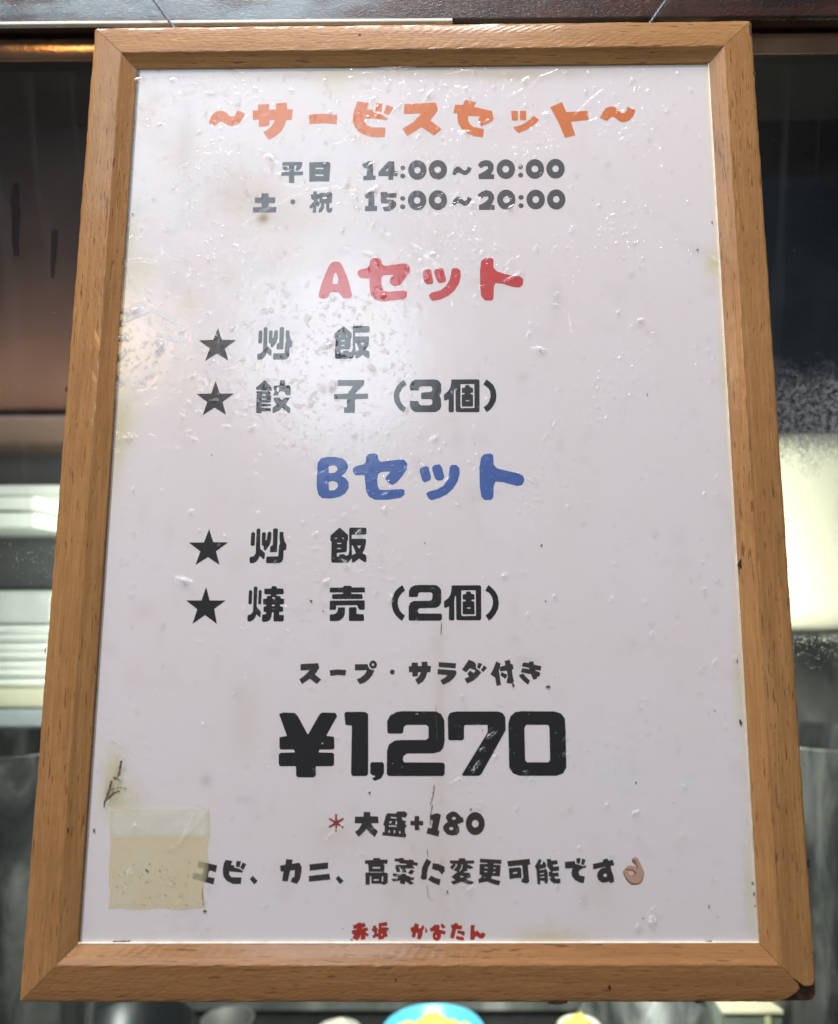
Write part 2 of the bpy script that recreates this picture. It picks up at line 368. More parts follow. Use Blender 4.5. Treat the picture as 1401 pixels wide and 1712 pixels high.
# printed characters: outlines in 0.02 mm steps about their own centre
GLYPHS = '''[["wave","orange",[-96.48,175.73],[[243,208,238,200,228,125,193,67,182,58,128,39,116,42,52,69,-16,149,-82,185,-169,208,-272,186,-353,119,-398,37,-404,20,-438,-116,-438,-132,-408,-146,-262,-195,-255,-189,-235,-147,-189,-102,-176,-96,-125,-86,-58,-116,23,-179,37,-186,137,-208,243,-186,334,-118,398,-25,408,0,438,110,432,121,343,180]]],
["sa","orange",[-73.87,173.99],[[315,496,78,473,75,461,82,323,80,317,72,315,-71,307,-84,309,-89,353,-94,450,-100,463,-365,450,-370,447,-370,440,-363,299,-370,297,-495,295,-502,291,-482,42,-474,38,-354,36,-346,34,-343,21,-324,-147,-319,-158,-75,-125,-71,-117,-76,16,-74,25,50,26,60,23,58,12,28,-64,-24,-146,-112,-233,-214,-291,-209,-302,-73,-497,-59,-494,41,-442,136,-370,244,-253,314,-104,340,15,351,19,463,26,475,28,479,31,502,308,495,312,384,308,367,310,364,320,339,491,335,497]]],
["bar","orange",[-48.77,174.89],[[-15,142,-331,120,-346,117,-347,84,-339,-95,-335,-133,-327,-135,-2,-116,323,-142,333,-140,335,-125,347,88,345,105]]],
["bi","orange",[-23.95,174.47],[[-395,488,-400,481,-467,294,-501,110,-502,-74,-436,-236,-327,-352,-158,-445,33,-488,290,-483,294,-473,300,-261,298,-234,290,-231,-30,-218,-137,-173,-147,-165,-206,-79,-218,13,-215,18,-210,18,26,16,335,-32,340,-30,344,-24,358,7,357,15,210,120,3,185,-1,193,-6,248,-10,254,-138,265,-157,269,-158,277,-122,432,-124,440],[70,437,65,429,53,233,54,217,61,213,198,196,202,212,223,422,215,426],[326,386,311,347,252,161,257,156,379,107,392,123,502,304,492,312]]],
["su","orange",[0.11,174.2],[[323,446,-436,410,-442,407,-455,167,-453,145,-46,155,-28,154,-25,151,-30,142,-228,-88,-480,-246,-479,-255,-364,-445,-359,-446,-352,-442,-15,-215,-6,-218,303,-442,310,-438,478,-273,480,-268,476,-262,212,-44,206,-36,211,-25,397,243,337,439,333,445]]],
["se","orange",[25.52,174.25],[[-201,504,-267,369,-437,380,-455,378,-495,168,-496,154,-487,150,-400,144,-395,140,-400,24,-372,-128,-298,-265,-182,-372,-171,-382,14,-473,225,-504,229,-499,232,-480,257,-288,240,-282,-2,-222,-85,-155,-92,-145,-134,-48,-129,67,-122,71,160,62,160,53,121,-21,119,-30,185,-203,188,-208,192,-210,445,-85,469,-71,496,-7,461,193,458,198,450,201,15,317,12,320,12,326,67,428,69,434,66,439]]],
["tsu","orange",[50.94,172.25],[[-336,298,-340,295,-341,290,-328,51,-325,38,-317,36,-226,36,-177,39,-175,51,-173,294,-181,297],[-116,296,-121,289,-123,249,-128,46,-120,42,23,41,26,46,27,55,26,279,24,291,15,295],[212,160,82,38,-55,-67,-294,-145,-299,-148,-299,-153,-199,-270,-172,-298,46,-205,221,-85,341,49,337,57]]],
["to","orange",[72.8,173.05],[[-181,479,-462,352,-469,345,-280,-61,-129,-471,-125,-478,-121,-479,123,-413,130,-408,34,-64,35,-53,464,-3,469,0,469,7,449,222,445,236,422,237,-76,211,-86,232,-170,474,-173,479]]],
["wave","orange",[96.48,175.75],[[-160,214,-273,178,-283,171,-372,52,-440,-77,-440,-85,-434,-90,-270,-172,-257,-166,-175,-89,-101,-71,-91,-76,-28,-123,59,-199,151,-214,169,-211,282,-164,302,-144,392,-38,440,104,440,112,432,118,249,199,243,191,225,101,175,40,169,35,160,33,98,39,87,45,11,114,-64,199,-142,214]]],
["hei","grey",[-63.2,146.51],[[184,275,-230,273,-239,269,-255,192,-252,184,-93,182,-87,179,-85,170,-83,99,-84,91,-92,95,-148,162,-157,165,-242,154,-243,146,-232,89,-149,39,-85,68,-82,62,-80,24,-82,19,-88,17,-258,15,-262,4,-267,-84,-262,-87,-111,-83,-79,-85,-77,-94,-71,-260,-67,-268,53,-275,59,-273,55,-89,58,-81,250,-76,261,-74,265,-70,267,4,267,15,263,19,60,18,54,20,52,23,47,170,51,179,105,180,111,176,75,65,75,59,79,55,130,37,137,37,216,107,231,173,241,184,239,269,233,275]]],
["nichi","grey",[-49.77,146.69],[[188,259,-211,254,-258,251,-260,242,-247,-246,-244,-258,-221,-259,-2,-249,204,-257,236,-258,242,-255,260,198,255,209,222,257],[-96,110,84,109,89,102,90,75,87,71,81,70,-93,72,-97,74,-99,80,-99,104],[-101,-65,89,-71,94,-78,94,-106,91,-111,85,-111,-99,-109,-102,-107,-104,-101,-105,-71]]],
["do","grey",[-75.98,130.65],[[-87,251,-92,244,-89,152,-91,144,-244,143,-250,141,-251,133,-245,-1,-237,-3,-87,-6,-83,-13,-80,-101,-92,-106,-281,-109,-284,-131,-283,-231,-280,-245,-270,-247,279,-251,283,-241,284,-138,283,-113,280,-108,244,-105,117,-102,91,-99,87,-94,92,-17,97,-8,222,-3,247,0,249,22,249,125,246,141,238,143,91,146,87,153,84,242,79,249]]],
["dot","grey",[-62.38,131.07],[[-11,68,-31,60,-49,42,-59,17,-60,-8,-50,-36,-36,-54,-14,-66,12,-68,34,-59,48,-43,58,-21,60,3,52,32,35,54,14,66]]],
["shuku","grey",[-48.76,130.9],[[-130,279,-193,273,-195,267,-189,210,-191,201,-259,186,-265,181,-242,90,-166,37,-162,31,-167,22,-281,-121,-276,-131,-242,-177,-236,-181,-195,-134,-188,-131,-194,-276,-182,-278,-117,-279,-111,-277,-109,-244,-109,-107,-103,-104,-57,-122,-50,-120,-24,-40,-25,-34,-33,-21,-32,-18,-2,-32,4,-39,2,-101,0,-126,-44,-181,-47,-262,-45,-272,-39,-273,17,-259,27,-253,74,-168,82,-46,89,-42,121,-42,128,-44,130,-51,134,-194,159,-265,163,-270,173,-272,234,-281,245,-279,279,-235,281,-153,279,-149,274,-148,217,-168,210,-166,206,-45,211,-37,256,-28,262,-22,277,210,275,217,236,248,226,251,-33,232,-38,228,-39,214,-43,210,-99,210,-104,212,-106,217,-108,277,-113,281],[113,135,136,135,140,133,142,88,140,80,47,71,39,73,36,120,39,129],[-44,91,-41,92,-38,88,-37,10,-40,-11,-46,-7,-94,53,-90,59]]],
["one","grey",[-25.62,147.03],[[-12,254,-147,178,-165,165,-163,156,-124,67,-117,65,-59,64,-53,62,-52,57,-62,-129,-69,-134,-130,-134,-137,-138,-136,-246,-134,-252,-131,-254,143,-243,158,-241,162,-235,165,-134,159,-130,109,-129,105,-126,103,-118,85,249,78,254]]],
["four","grey",[-16.38,146.98],[[9,245,-6,232,-231,-35,-234,-46,-233,-134,-231,-138,-225,-140,6,-146,11,-152,12,-234,14,-242,127,-245,131,-239,135,-157,138,-149,144,-147,217,-147,225,-144,234,-26,226,-19,168,-13,162,-9,155,204,151,242,143,244],[-2,65,1,65,3,59,2,-9,-6,-11,-57,-10,-58,-5,-55,1]]],
["colon","grey",[-9.15,146.18],[[-7,169,-26,162,-44,149,-55,128,-58,106,-52,84,-39,65,-15,51,11,48,34,57,51,72,61,92,62,116,53,140,36,158,17,167],[-13,-46,-36,-55,-52,-72,-61,-92,-62,-116,-53,-140,-34,-159,-10,-169,13,-169,38,-158,52,-142,61,-120,61,-95,51,-73,35,-56,16,-47]]],
["zero","grey",[-2.02,147.16],[[-9,258,-56,251,-102,232,-134,210,-163,181,-184,151,-201,119,-212,89,-222,44,-225,-3,-221,-41,-214,-76,-200,-114,-181,-150,-157,-182,-125,-212,-100,-230,-74,-243,-28,-256,11,-258,33,-256,68,-248,100,-234,138,-207,161,-184,184,-153,200,-123,214,-83,223,-40,225,9,218,58,202,110,183,148,158,182,131,208,106,226,70,245,34,255],[-13,80,9,80,22,77,49,62,66,41,79,8,77,-25,64,-57,41,-79,11,-90,-9,-90,-22,-86,-50,-70,-69,-44,-78,-13,-75,20,-64,45,-45,66]]],
["zero","grey",[7.99,147.2],[[-8,256,-36,253,-65,246,-98,232,-131,209,-159,183,-185,147,-201,115,-211,89,-222,43,-225,-3,-218,-56,-200,-113,-180,-151,-153,-185,-134,-204,-105,-225,-70,-243,-32,-253,13,-256,35,-254,68,-245,103,-229,134,-208,163,-178,182,-153,196,-128,214,-83,223,-40,225,10,217,62,202,111,181,149,156,183,116,218,78,239,35,252],[-19,84,11,83,43,69,56,58,66,44,78,13,77,-20,64,-51,40,-73,14,-84,-1,-86,-20,-84,-50,-71,-72,-48,-85,-17,-87,1,-86,16,-79,37,-71,51,-50,71]]],
["wave","grey",[19.76,146.5],[[-80,112,-128,110,-141,106,-196,44,-204,31,-236,-90,-231,-94,-163,-105,-154,-103,-138,-70,-89,-42,-26,-68,45,-112,119,-102,192,-36,236,64,235,69,229,73,143,108,139,102,119,33,67,5,5,45,-65,110]]],
["one","grey",[-24.64,131.03],[[-17,257,-145,178,-163,164,-115,78,-107,76,-58,79,-53,76,-52,71,-57,-119,-65,-125,-124,-125,-131,-128,-134,-252,-126,-256,-73,-257,156,-254,159,-249,161,-229,163,-127,156,-123,102,-122,97,-120,96,-115,85,248,82,251,69,253]]],
["five","grey",[-15.9,130.78],[[-53,254,-188,250,-193,248,-195,243,-183,-12,-179,-42,-173,-44,-16,-50,-7,-57,14,-98,10,-105,-36,-129,-144,-145,-144,-153,-97,-245,-92,-252,-86,-255,28,-245,122,-196,135,-186,185,-119,188,-109,186,-25,112,39,103,43,-45,60,-51,63,-52,69,-48,100,-41,105,191,98,195,107,192,216,189,218,165,219,-29,211,-34,217,-36,251,-40,255]]],
["colon","grey",[-9.02,130.16],[[-11,168,-37,159,-53,145,-63,125,-65,100,-55,77,-39,61,-17,51,7,49,33,58,50,73,60,91,62,113,55,136,40,154,15,166],[-9,-45,-35,-54,-54,-70,-64,-91,-66,-113,-57,-136,-40,-155,-20,-165,9,-168,32,-161,53,-146,64,-124,66,-99,57,-75,40,-58,20,-48]]],
["zero","grey",[-2.05,131.29],[[-9,257,-37,255,-66,247,-101,231,-130,211,-159,184,-186,145,-199,120,-210,89,-221,44,-223,-3,-218,-49,-212,-78,-202,-106,-182,-146,-155,-182,-127,-209,-98,-229,-70,-243,-25,-255,8,-257,50,-251,95,-234,133,-210,163,-180,181,-154,199,-122,213,-83,222,-40,223,10,216,63,200,113,179,152,152,187,131,207,103,227,71,243,34,254],[-15,87,13,87,29,81,44,72,56,62,67,44,78,11,78,-17,71,-40,65,-52,55,-65,42,-76,14,-88,1,-89,-18,-86,-45,-72,-60,-56,-69,-42,-78,-9,-75,25,-65,50,-45,73]]],
["zero","grey",[8.01,131.29],[[-8,257,-36,255,-65,247,-100,231,-129,211,-158,184,-186,145,-199,120,-210,89,-220,44,-223,-3,-218,-49,-212,-77,-202,-106,-182,-146,-156,-182,-128,-209,-99,-229,-71,-243,-26,-255,7,-257,49,-251,94,-234,132,-210,162,-179,181,-154,198,-122,213,-83,222,-40,223,10,216,63,200,113,179,152,152,187,131,207,104,227,72,243,35,254],[-7,90,5,91,24,86,53,70,73,43,83,11,80,-24,67,-52,51,-69,40,-76,10,-86,-9,-86,-24,-83,-38,-76,-53,-66,-64,-53,-73,-37,-82,-3,-78,30,-72,46,-61,63,-37,81]]],
["wave","grey",[19.67,130.55],[[143,117,121,42,70,6,62,8,9,47,-65,115,-137,111,-203,39,-238,-72,-239,-80,-232,-84,-161,-97,-156,-92,-136,-54,-85,-34,-25,-62,47,-117,121,-106,197,-41,239,64,238,69,232,73]]],
["two","grey",[31.47,147.08],[[-14,252,-129,209,-200,126,-194,113,-126,36,-118,37,-36,88,25,88,34,87,38,83,55,34,46,22,-18,-36,-182,-124,-184,-129,-180,-245,-170,-249,193,-252,196,-244,200,-160,199,-135,189,-131,117,-126,112,-123,151,-78,191,27,181,143,110,228]]],
["zero","grey",[41.13,147.18],[[-5,258,-52,251,-97,232,-130,210,-159,181,-182,151,-199,119,-210,89,-221,44,-224,-3,-222,-41,-215,-76,-202,-114,-183,-150,-160,-182,-128,-212,-104,-229,-78,-242,-33,-256,6,-258,28,-256,63,-247,95,-233,134,-207,158,-183,181,-152,197,-123,212,-83,222,-39,224,9,219,58,203,110,185,148,160,182,135,207,110,226,74,244,39,255],[-11,89,2,89,24,84,48,70,69,42,79,11,78,-13,75,-27,62,-55,36,-79,5,-90,-15,-90,-31,-85,-60,-67,-79,-40,-85,-22,-87,-3,-82,31,-63,63,-41,80]]],
["colon","grey",[48.26,146.15],[[-10,173,-32,165,-51,149,-62,127,-64,104,-58,82,-43,62,-22,51,4,48,24,54,44,68,55,87,60,112,56,133,42,155,17,170],[-6,-48,-31,-58,-48,-74,-58,-99,-58,-120,-50,-143,-34,-160,-11,-171,2,-173,17,-171,40,-160,54,-144,64,-121,64,-99,57,-78,40,-59,14,-48]]],
["zero","grey",[55.27,147.12],[[-4,260,-31,258,-61,250,-96,234,-126,214,-155,186,-184,147,-197,121,-209,90,-220,44,-224,-3,-220,-50,-215,-78,-205,-107,-186,-148,-160,-184,-132,-212,-104,-232,-76,-246,-31,-258,2,-260,44,-254,90,-237,128,-212,159,-182,178,-156,197,-123,212,-84,222,-40,224,10,218,64,203,114,183,154,156,189,136,210,108,230,76,246,40,257],[-6,91,7,92,26,87,54,71,74,43,83,11,79,-25,66,-53,49,-70,39,-77,8,-87,-11,-87,-26,-84,-40,-77,-54,-66,-66,-53,-75,-37,-83,-3,-78,30,-72,46,-60,63,-36,82]]],
["zero","grey",[65.33,147.16],[[-2,260,-30,258,-60,250,-95,234,-125,214,-154,186,-183,147,-197,121,-209,90,-220,44,-224,-3,-220,-50,-215,-78,-205,-107,-186,-148,-161,-184,-133,-212,-105,-232,-77,-246,-33,-258,1,-260,43,-254,89,-237,127,-212,158,-182,178,-156,196,-123,211,-84,221,-40,224,10,218,64,203,114,183,154,157,189,137,210,109,230,77,246,41,257],[-12,88,16,88,32,82,46,73,57,63,69,45,78,12,78,-17,70,-40,63,-53,53,-66,40,-77,12,-89,-1,-90,-20,-87,-47,-73,-62,-57,-70,-42,-79,-9,-75,26,-64,51,-43,74]]],
["two","grey",[31.4,131.15],[[3,257,-120,214,-206,128,-201,117,-127,45,-119,46,-30,85,33,86,42,80,62,36,58,28,-19,-53,-173,-135,-176,-145,-175,-250,-165,-254,202,-257,205,-251,206,-227,202,-131,194,-129,116,-128,110,-124,150,-87,192,18,194,40,188,133,116,227]]],
["zero","grey",[41.15,131.23],[[-5,259,-34,256,-65,248,-89,237,-128,212,-158,182,-177,156,-195,125,-209,88,-219,45,-223,-2,-220,-42,-206,-98,-183,-148,-160,-180,-130,-211,-105,-229,-77,-243,-38,-255,1,-259,34,-256,67,-247,83,-240,125,-213,155,-186,183,-147,197,-121,209,-90,221,-40,223,9,216,65,201,115,182,151,159,183,137,206,109,227,75,245,39,256],[3,86,32,81,62,61,80,34,87,3,86,-13,81,-36,62,-65,36,-84,4,-91,-26,-85,-54,-66,-70,-42,-78,-8,-78,7,-73,28,-63,48,-54,60,-30,78]]],
["colon","grey",[48.28,130.18],[[-7,170,-32,162,-48,147,-60,124,-62,101,-51,73,-33,57,-6,47,17,49,39,59,55,75,64,97,65,120,56,142,41,158,19,169],[-10,-47,-35,-56,-51,-70,-63,-93,-65,-116,-56,-139,-39,-158,-16,-168,-2,-170,13,-168,34,-159,51,-144,61,-121,62,-98,55,-79,39,-60,16,-49]]],
["zero","grey",[55.41,131.18],[[-3,257,-31,254,-60,246,-96,231,-125,211,-154,184,-182,145,-196,120,-208,89,-219,44,-223,-3,-219,-49,-213,-77,-204,-105,-185,-146,-159,-182,-132,-209,-104,-229,-76,-243,-31,-255,2,-257,44,-251,89,-234,127,-209,158,-179,177,-154,195,-122,210,-83,220,-40,223,10,217,63,202,113,182,152,155,187,135,207,108,227,76,243,40,254],[-6,90,5,90,27,86,41,79,56,66,67,52,75,35,81,2,75,-34,58,-63,34,-82,6,-91,-24,-87,-48,-73,-58,-64,-71,-43,-80,-12,-79,13,-76,28,-61,58,-36,80]]],
["zero","grey",[65.32,131.08],[[-2,261,-30,259,-59,251,-93,236,-127,213,-155,185,-184,143,-207,90,-219,45,-223,-1,-220,-43,-207,-99,-184,-151,-160,-185,-135,-210,-105,-232,-88,-241,-41,-257,-5,-261,31,-258,62,-250,89,-237,125,-214,156,-184,180,-149,195,-123,207,-91,220,-40,223,8,222,35,216,66,203,113,185,150,162,183,132,213,107,232,80,246,41,258],[-12,92,16,91,31,86,46,77,57,67,68,49,78,16,77,-12,70,-35,63,-47,53,-61,40,-71,12,-83,-1,-85,-20,-81,-47,-67,-61,-52,-70,-37,-78,-4,-74,30,-63,55,-43,78]]],
["a","red",[-40.75,90.9],[[-7,469,-88,451,-103,441,-122,418,-169,352,-249,155,-339,-102,-390,-337,-392,-367,-384,-421,-378,-438,-365,-447,-294,-466,-271,-469,-250,-465,-187,-441,-173,-433,-164,-421,-129,-339,-118,-322,-96,-312,-30,-299,50,-309,75,-318,118,-365,179,-442,189,-450,202,-456,276,-468,306,-466,362,-450,373,-439,383,-418,392,-392,392,-369,342,-133,268,98,180,307,166,334,124,404,98,442,76,453],[-5,180,6,177,14,165,58,59,60,32,56,-81,50,-95,37,-102,-54,-101,-67,-93,-72,-77,-61,57,-38,140,-20,168]]],
["se","red",[-17.85,90.92],[[-162,547,-258,539,-274,530,-322,488,-328,478,-331,468,-333,392,-336,372,-368,316,-381,301,-398,294,-551,261,-611,222,-619,213,-622,202,-622,134,-618,116,-604,98,-551,45,-531,39,-355,29,-345,26,-338,20,-334,2,-330,-192,-301,-363,-296,-378,-289,-390,-206,-494,-192,-507,-172,-514,-31,-547,231,-529,459,-495,483,-487,544,-448,553,-438,557,-425,563,-346,562,-330,559,-322,550,-314,496,-283,472,-281,114,-307,29,-291,8,-283,-2,-273,-21,-242,-34,-220,-39,-205,-53,-58,-53,-23,-45,48,-41,64,-30,77,15,106,28,110,52,112,210,118,225,116,231,109,227,98,165,25,156,11,145,-52,146,-73,160,-94,207,-147,220,-158,297,-178,310,-178,321,-174,398,-127,413,-114,536,50,620,202,622,220,622,294,620,308,613,320,572,372,558,384,539,391,469,403,234,374,57,341,34,341,-27,372,-41,385,-46,401,-60,486,-69,505,-123,544,-136,547]]],
["tsu","red",[9.77,88.27],[[-15,411,-153,372,-162,359,-173,303,-170,281,-105,87,-95,73,-64,40,-55,33,-47,30,57,45,76,49,88,63,107,99,111,113,107,140,50,374,40,387,10,406,-2,411],[287,404,276,398,256,380,243,363,201,124,112,-44,96,-60,-32,-153,-223,-203,-243,-214,-289,-259,-296,-274,-293,-287,-269,-353,-264,-364,-255,-372,-204,-406,-188,-411,-11,-377,171,-283,300,-169,316,-152,408,0,418,23,459,182,457,317,455,331,449,343,407,388,396,397,364,402],[-312,385,-422,345,-436,337,-444,324,-457,270,-459,256,-457,242,-418,86,-412,73,-402,61,-348,8,-335,0,-319,-1,-225,8,-216,12,-210,21,-195,52,-193,69,-244,342,-249,355,-259,364,-293,383]]],
["to","red",[38.45,90.65],[[-364,538,-377,535,-390,528,-470,471,-484,456,-489,436,-512,231,-515,-152,-494,-394,-490,-409,-483,-423,-413,-522,-392,-529,-259,-538,-240,-531,-205,-500,-200,-489,-198,-473,-186,-183,-180,-165,-154,-116,-147,-105,-140,-100,-121,-99,17,-116,276,-201,394,-212,415,-213,429,-208,499,-153,506,-129,515,-24,514,-6,503,9,440,63,428,71,416,75,263,87,71,129,-107,197,-131,221,-181,282,-189,297,-191,312,-185,473,-187,488,-194,502,-214,525,-229,532]]],
["b","blue",[-39.89,-4.65],[[-135,485,-259,454,-284,445,-300,427,-343,363,-352,347,-356,323,-371,107,-369,-206,-326,-390,-313,-407,-251,-461,-236,-472,-221,-476,-39,-485,138,-451,172,-438,287,-370,300,-353,359,-261,366,-239,371,-157,371,-139,366,-124,302,-28,287,-16,215,24,208,31,205,38,213,52,286,113,299,128,339,225,343,250,319,342,311,362,291,381,213,442,189,449,58,479],[-14,286,0,287,14,284,62,266,76,257,86,243,100,204,103,192,101,180,57,127,40,114,22,110,-64,102,-86,103,-94,111,-98,125,-105,242,-103,257,-98,264,-88,269],[-6,-82,10,-81,23,-85,83,-110,98,-120,104,-129,110,-149,121,-195,121,-211,114,-224,92,-249,63,-279,51,-287,24,-293,-51,-300,-66,-300,-75,-293,-80,-279,-98,-131,-98,-112,-93,-103,-83,-98]]],
["se","blue",[-18.25,-4.29],[[-151,539,-240,533,-257,530,-271,520,-316,473,-324,463,-327,451,-331,361,-334,344,-344,326,-374,290,-392,283,-545,248,-563,239,-614,201,-621,191,-624,176,-625,117,-619,99,-576,48,-559,37,-381,34,-369,32,-362,27,-357,10,-339,-127,-320,-330,-312,-348,-251,-458,-242,-469,-229,-478,-117,-534,-90,-540,205,-535,458,-497,483,-489,552,-435,563,-420,565,-404,564,-331,558,-318,546,-311,504,-297,484,-294,105,-318,5,-306,-13,-298,-21,-286,-46,-229,-54,-203,-64,-60,-50,40,-46,57,-38,66,41,109,159,113,219,113,230,111,233,104,227,93,135,-15,129,-33,128,-64,137,-80,213,-158,269,-194,279,-197,290,-195,363,-155,379,-144,502,-2,521,23,607,159,625,274,624,288,618,301,577,362,566,374,549,380,472,392,160,360,27,343,9,344,-16,363,-43,393,-48,408,-60,485,-67,501,-117,537,-130,540]]],
["tsu","blue",[9.05,-7.13],[[-14,412,-94,406,-110,402,-160,364,-165,355,-168,341,-170,296,-168,279,-110,96,-101,82,-64,48,-53,39,-44,36,50,50,66,54,76,63,97,95,109,118,104,146,58,334,13,406,4,412],[287,401,275,395,246,372,234,355,198,92,194,74,91,-77,74,-90,-49,-163,-258,-217,-270,-227,-298,-259,-301,-268,-298,-281,-257,-365,-244,-380,-194,-409,-178,-412,-5,-364,166,-278,304,-151,317,-135,403,3,413,23,459,191,457,299,455,317,450,329,392,393,376,397],[-316,378,-439,334,-447,320,-459,263,-456,242,-401,54,-392,42,-357,10,-347,2,-339,-1,-323,4,-220,48,-211,62,-197,116,-200,135,-254,348,-259,355,-267,361,-302,375]]],
["to","blue",[37.55,-4.7],[[-268,539,-401,524,-416,513,-467,454,-473,443,-477,429,-514,211,-508,-225,-474,-442,-470,-461,-460,-476,-412,-530,-403,-536,-393,-539,-270,-535,-254,-533,-240,-523,-204,-473,-198,-452,-189,-213,-183,-195,-154,-130,-149,-121,-142,-116,-124,-114,11,-124,206,-183,342,-214,362,-216,448,-198,465,-191,476,-173,514,-79,509,-54,486,7,477,21,463,30,365,74,331,86,62,147,-98,191,-117,200,-175,263,-184,280,-195,477,-198,492,-207,504,-240,533,-251,538]]],
["star","black",[-95.69,-36.11],[[0,407,-102,102,-116,100,-443,98,-441,94,-176,-100,-181,-120,-267,-396,-268,-405,5,-233,273,-407,180,-99,443,96,439,98,107,106]]],
["star","black",[-95.68,-62.25],[[-6,410,-95,108,-443,109,-181,-86,-272,-403,-272,-408,0,-217,273,-410,200,-81,437,98,443,104,87,107]]],
["star","black",[-95.89,59.28],[[-3,401,-100,116,-440,102,-175,-97,-269,-401,1,-223,268,-394,276,-397,183,-100,421,88,440,105,103,117]]],
["star","black",[-95.83,33.31],[[-2,408,-93,107,-101,105,-426,100,-438,98,-176,-98,-259,-381,-264,-408,0,-232,264,-397,276,-403,182,-98,430,93,438,102,140,106,106,109]]],
["fry","black",[-68.5,-35.74],[[149,395,108,382,103,379,100,373,102,20,96,10,51,-13,44,-22,45,-138,47,-146,53,-150,192,-143,201,-141,204,-134,209,371,206,378,200,382,161,394],[-242,394,-274,371,-277,364,-279,353,-277,210,-279,-1,-278,-166,-283,-178,-319,-234,-328,-238,-385,-247,-411,-273,-414,-285,-411,-343,-402,-384,-398,-389,-393,-392,-322,-392,-259,-357,-212,-296,-190,-241,-185,-234,-174,-238,-107,-297,-99,-299,-82,-299,-76,-296,-73,-291,-68,-178,-70,-166,-77,-157,-170,-73,-180,-60,-192,372,-195,380,-201,384,-231,394],[15,320,-16,299,-23,289,-41,137,-43,129,-49,125,-61,127,-66,136,-63,274,-65,296,-75,303,-107,313,-142,294,-149,283,-151,154,-148,20,-142,11,-113,-3,-107,-9,-96,-89,-90,-96,-69,-104,-62,-104,-56,-100,-9,-47,34,24,41,42,63,131,64,168,62,293,59,300,51,305,26,320],[-352,316,-389,291,-397,279,-401,23,-399,13,-393,8,-349,-6,-340,-4,-316,9,-308,21,-307,266,-309,280,-313,289,-341,312],[256,311,250,307,248,300,247,193,265,53,244,-12,235,-233,230,-238,212,-240,1,-246,-25,-250,-30,-260,-39,-349,-28,-383,-19,-393,71,-395,266,-392,322,-364,348,-305,352,-285,354,-114,361,-106,392,-103,410,-78,413,-64,414,26,409,39,374,93,369,106,344,203,334,305,330,309,323,311]]],
["fry","black",[-68.69,59.67],[[146,399,108,388,103,383,100,376,101,21,95,9,51,-13,43,-22,45,-138,47,-148,53,-152,191,-146,199,-142,203,-134,207,375,205,383,198,387,160,399],[-241,400,-271,378,-277,364,-275,187,-277,-168,-283,-181,-317,-235,-326,-240,-383,-249,-392,-256,-409,-275,-411,-288,-409,-347,-399,-388,-395,-394,-390,-397,-322,-396,-259,-362,-212,-300,-190,-245,-184,-237,-173,-241,-106,-300,-96,-303,-82,-303,-76,-300,-73,-294,-68,-180,-69,-168,-80,-156,-172,-71,-179,-59,-191,378,-193,386,-199,390,-229,399],[17,325,-15,304,-23,293,-40,138,-43,131,-50,127,-61,129,-65,139,-62,290,-65,301,-85,312,-107,317,-141,298,-148,287,-150,185,-148,22,-142,12,-113,-2,-107,-8,-96,-89,-89,-97,-70,-105,-62,-105,-55,-100,-10,-48,33,23,40,39,61,130,64,163,62,297,52,309,27,324],[-350,321,-387,296,-394,284,-398,24,-396,15,-391,9,-348,-5,-338,-3,-316,10,-306,21,-305,204,-307,288,-314,296,-335,315],[255,314,248,310,246,301,245,207,247,177,263,52,242,-15,234,-236,227,-242,205,-244,-14,-250,-24,-252,-30,-264,-39,-354,-29,-386,-21,-397,108,-400,262,-398,319,-368,344,-313,349,-285,351,-117,358,-109,389,-105,407,-80,410,-58,411,25,407,36,373,92,366,106,341,207,332,308,328,312,320,314]]],
["rice","black",[-32.16,-35.64],[[-209,398,-402,230,-412,218,-413,110,-409,102,-388,80,-384,71,-384,-340,-373,-392,-364,-395,-65,-398,-2,-392,7,-387,42,-348,72,-304,77,-300,81,-308,84,-385,88,-391,122,-392,132,-390,193,-350,239,-308,247,-305,339,-369,381,-390,391,-390,410,-365,413,-357,408,-229,401,-223,325,-190,320,-184,362,-104,366,-92,391,17,397,114,394,124,381,138,374,141,80,142,72,144,70,151,72,227,77,234,370,237,382,241,399,256,402,272,404,360,390,383,385,389,379,390,317,392,45,397,37,396,32,392,12,369,9,359,14,93,22,-114,9,-211,3,-217,-43,-241,-50,-239,-100,-204,-196,-208,-202,-211,-204,-215,-208,-251,-215,-256,-252,-252,-259,-248,-258,-184,-255,-176,-65,-161,-56,-156,-36,-130,-33,-98,-31,81,-8,127,-13,217,-17,232,-192,388],[-276,176,-271,176,-269,172,-268,149,-270,144,-304,139,-316,141,-312,148],[-142,175,-138,176,-125,166,-102,145,-99,139,-119,137,-132,139,-136,146],[-253,53,-168,53,-162,48,-162,33,-165,28,-170,26,-250,27,-254,30,-256,35,-256,49],[79,-13,96,-12,104,-18,170,-183,164,-190,91,-226,86,-222,84,-203,75,-19],[205,-13,279,-13,284,-15,286,-18,249,-76,242,-81,237,-76,204,-23,202,-17],[-220,-56,-206,-58,-160,-78,-154,-83,-160,-86,-189,-90,-261,-86,-264,-82,-260,-78]]],
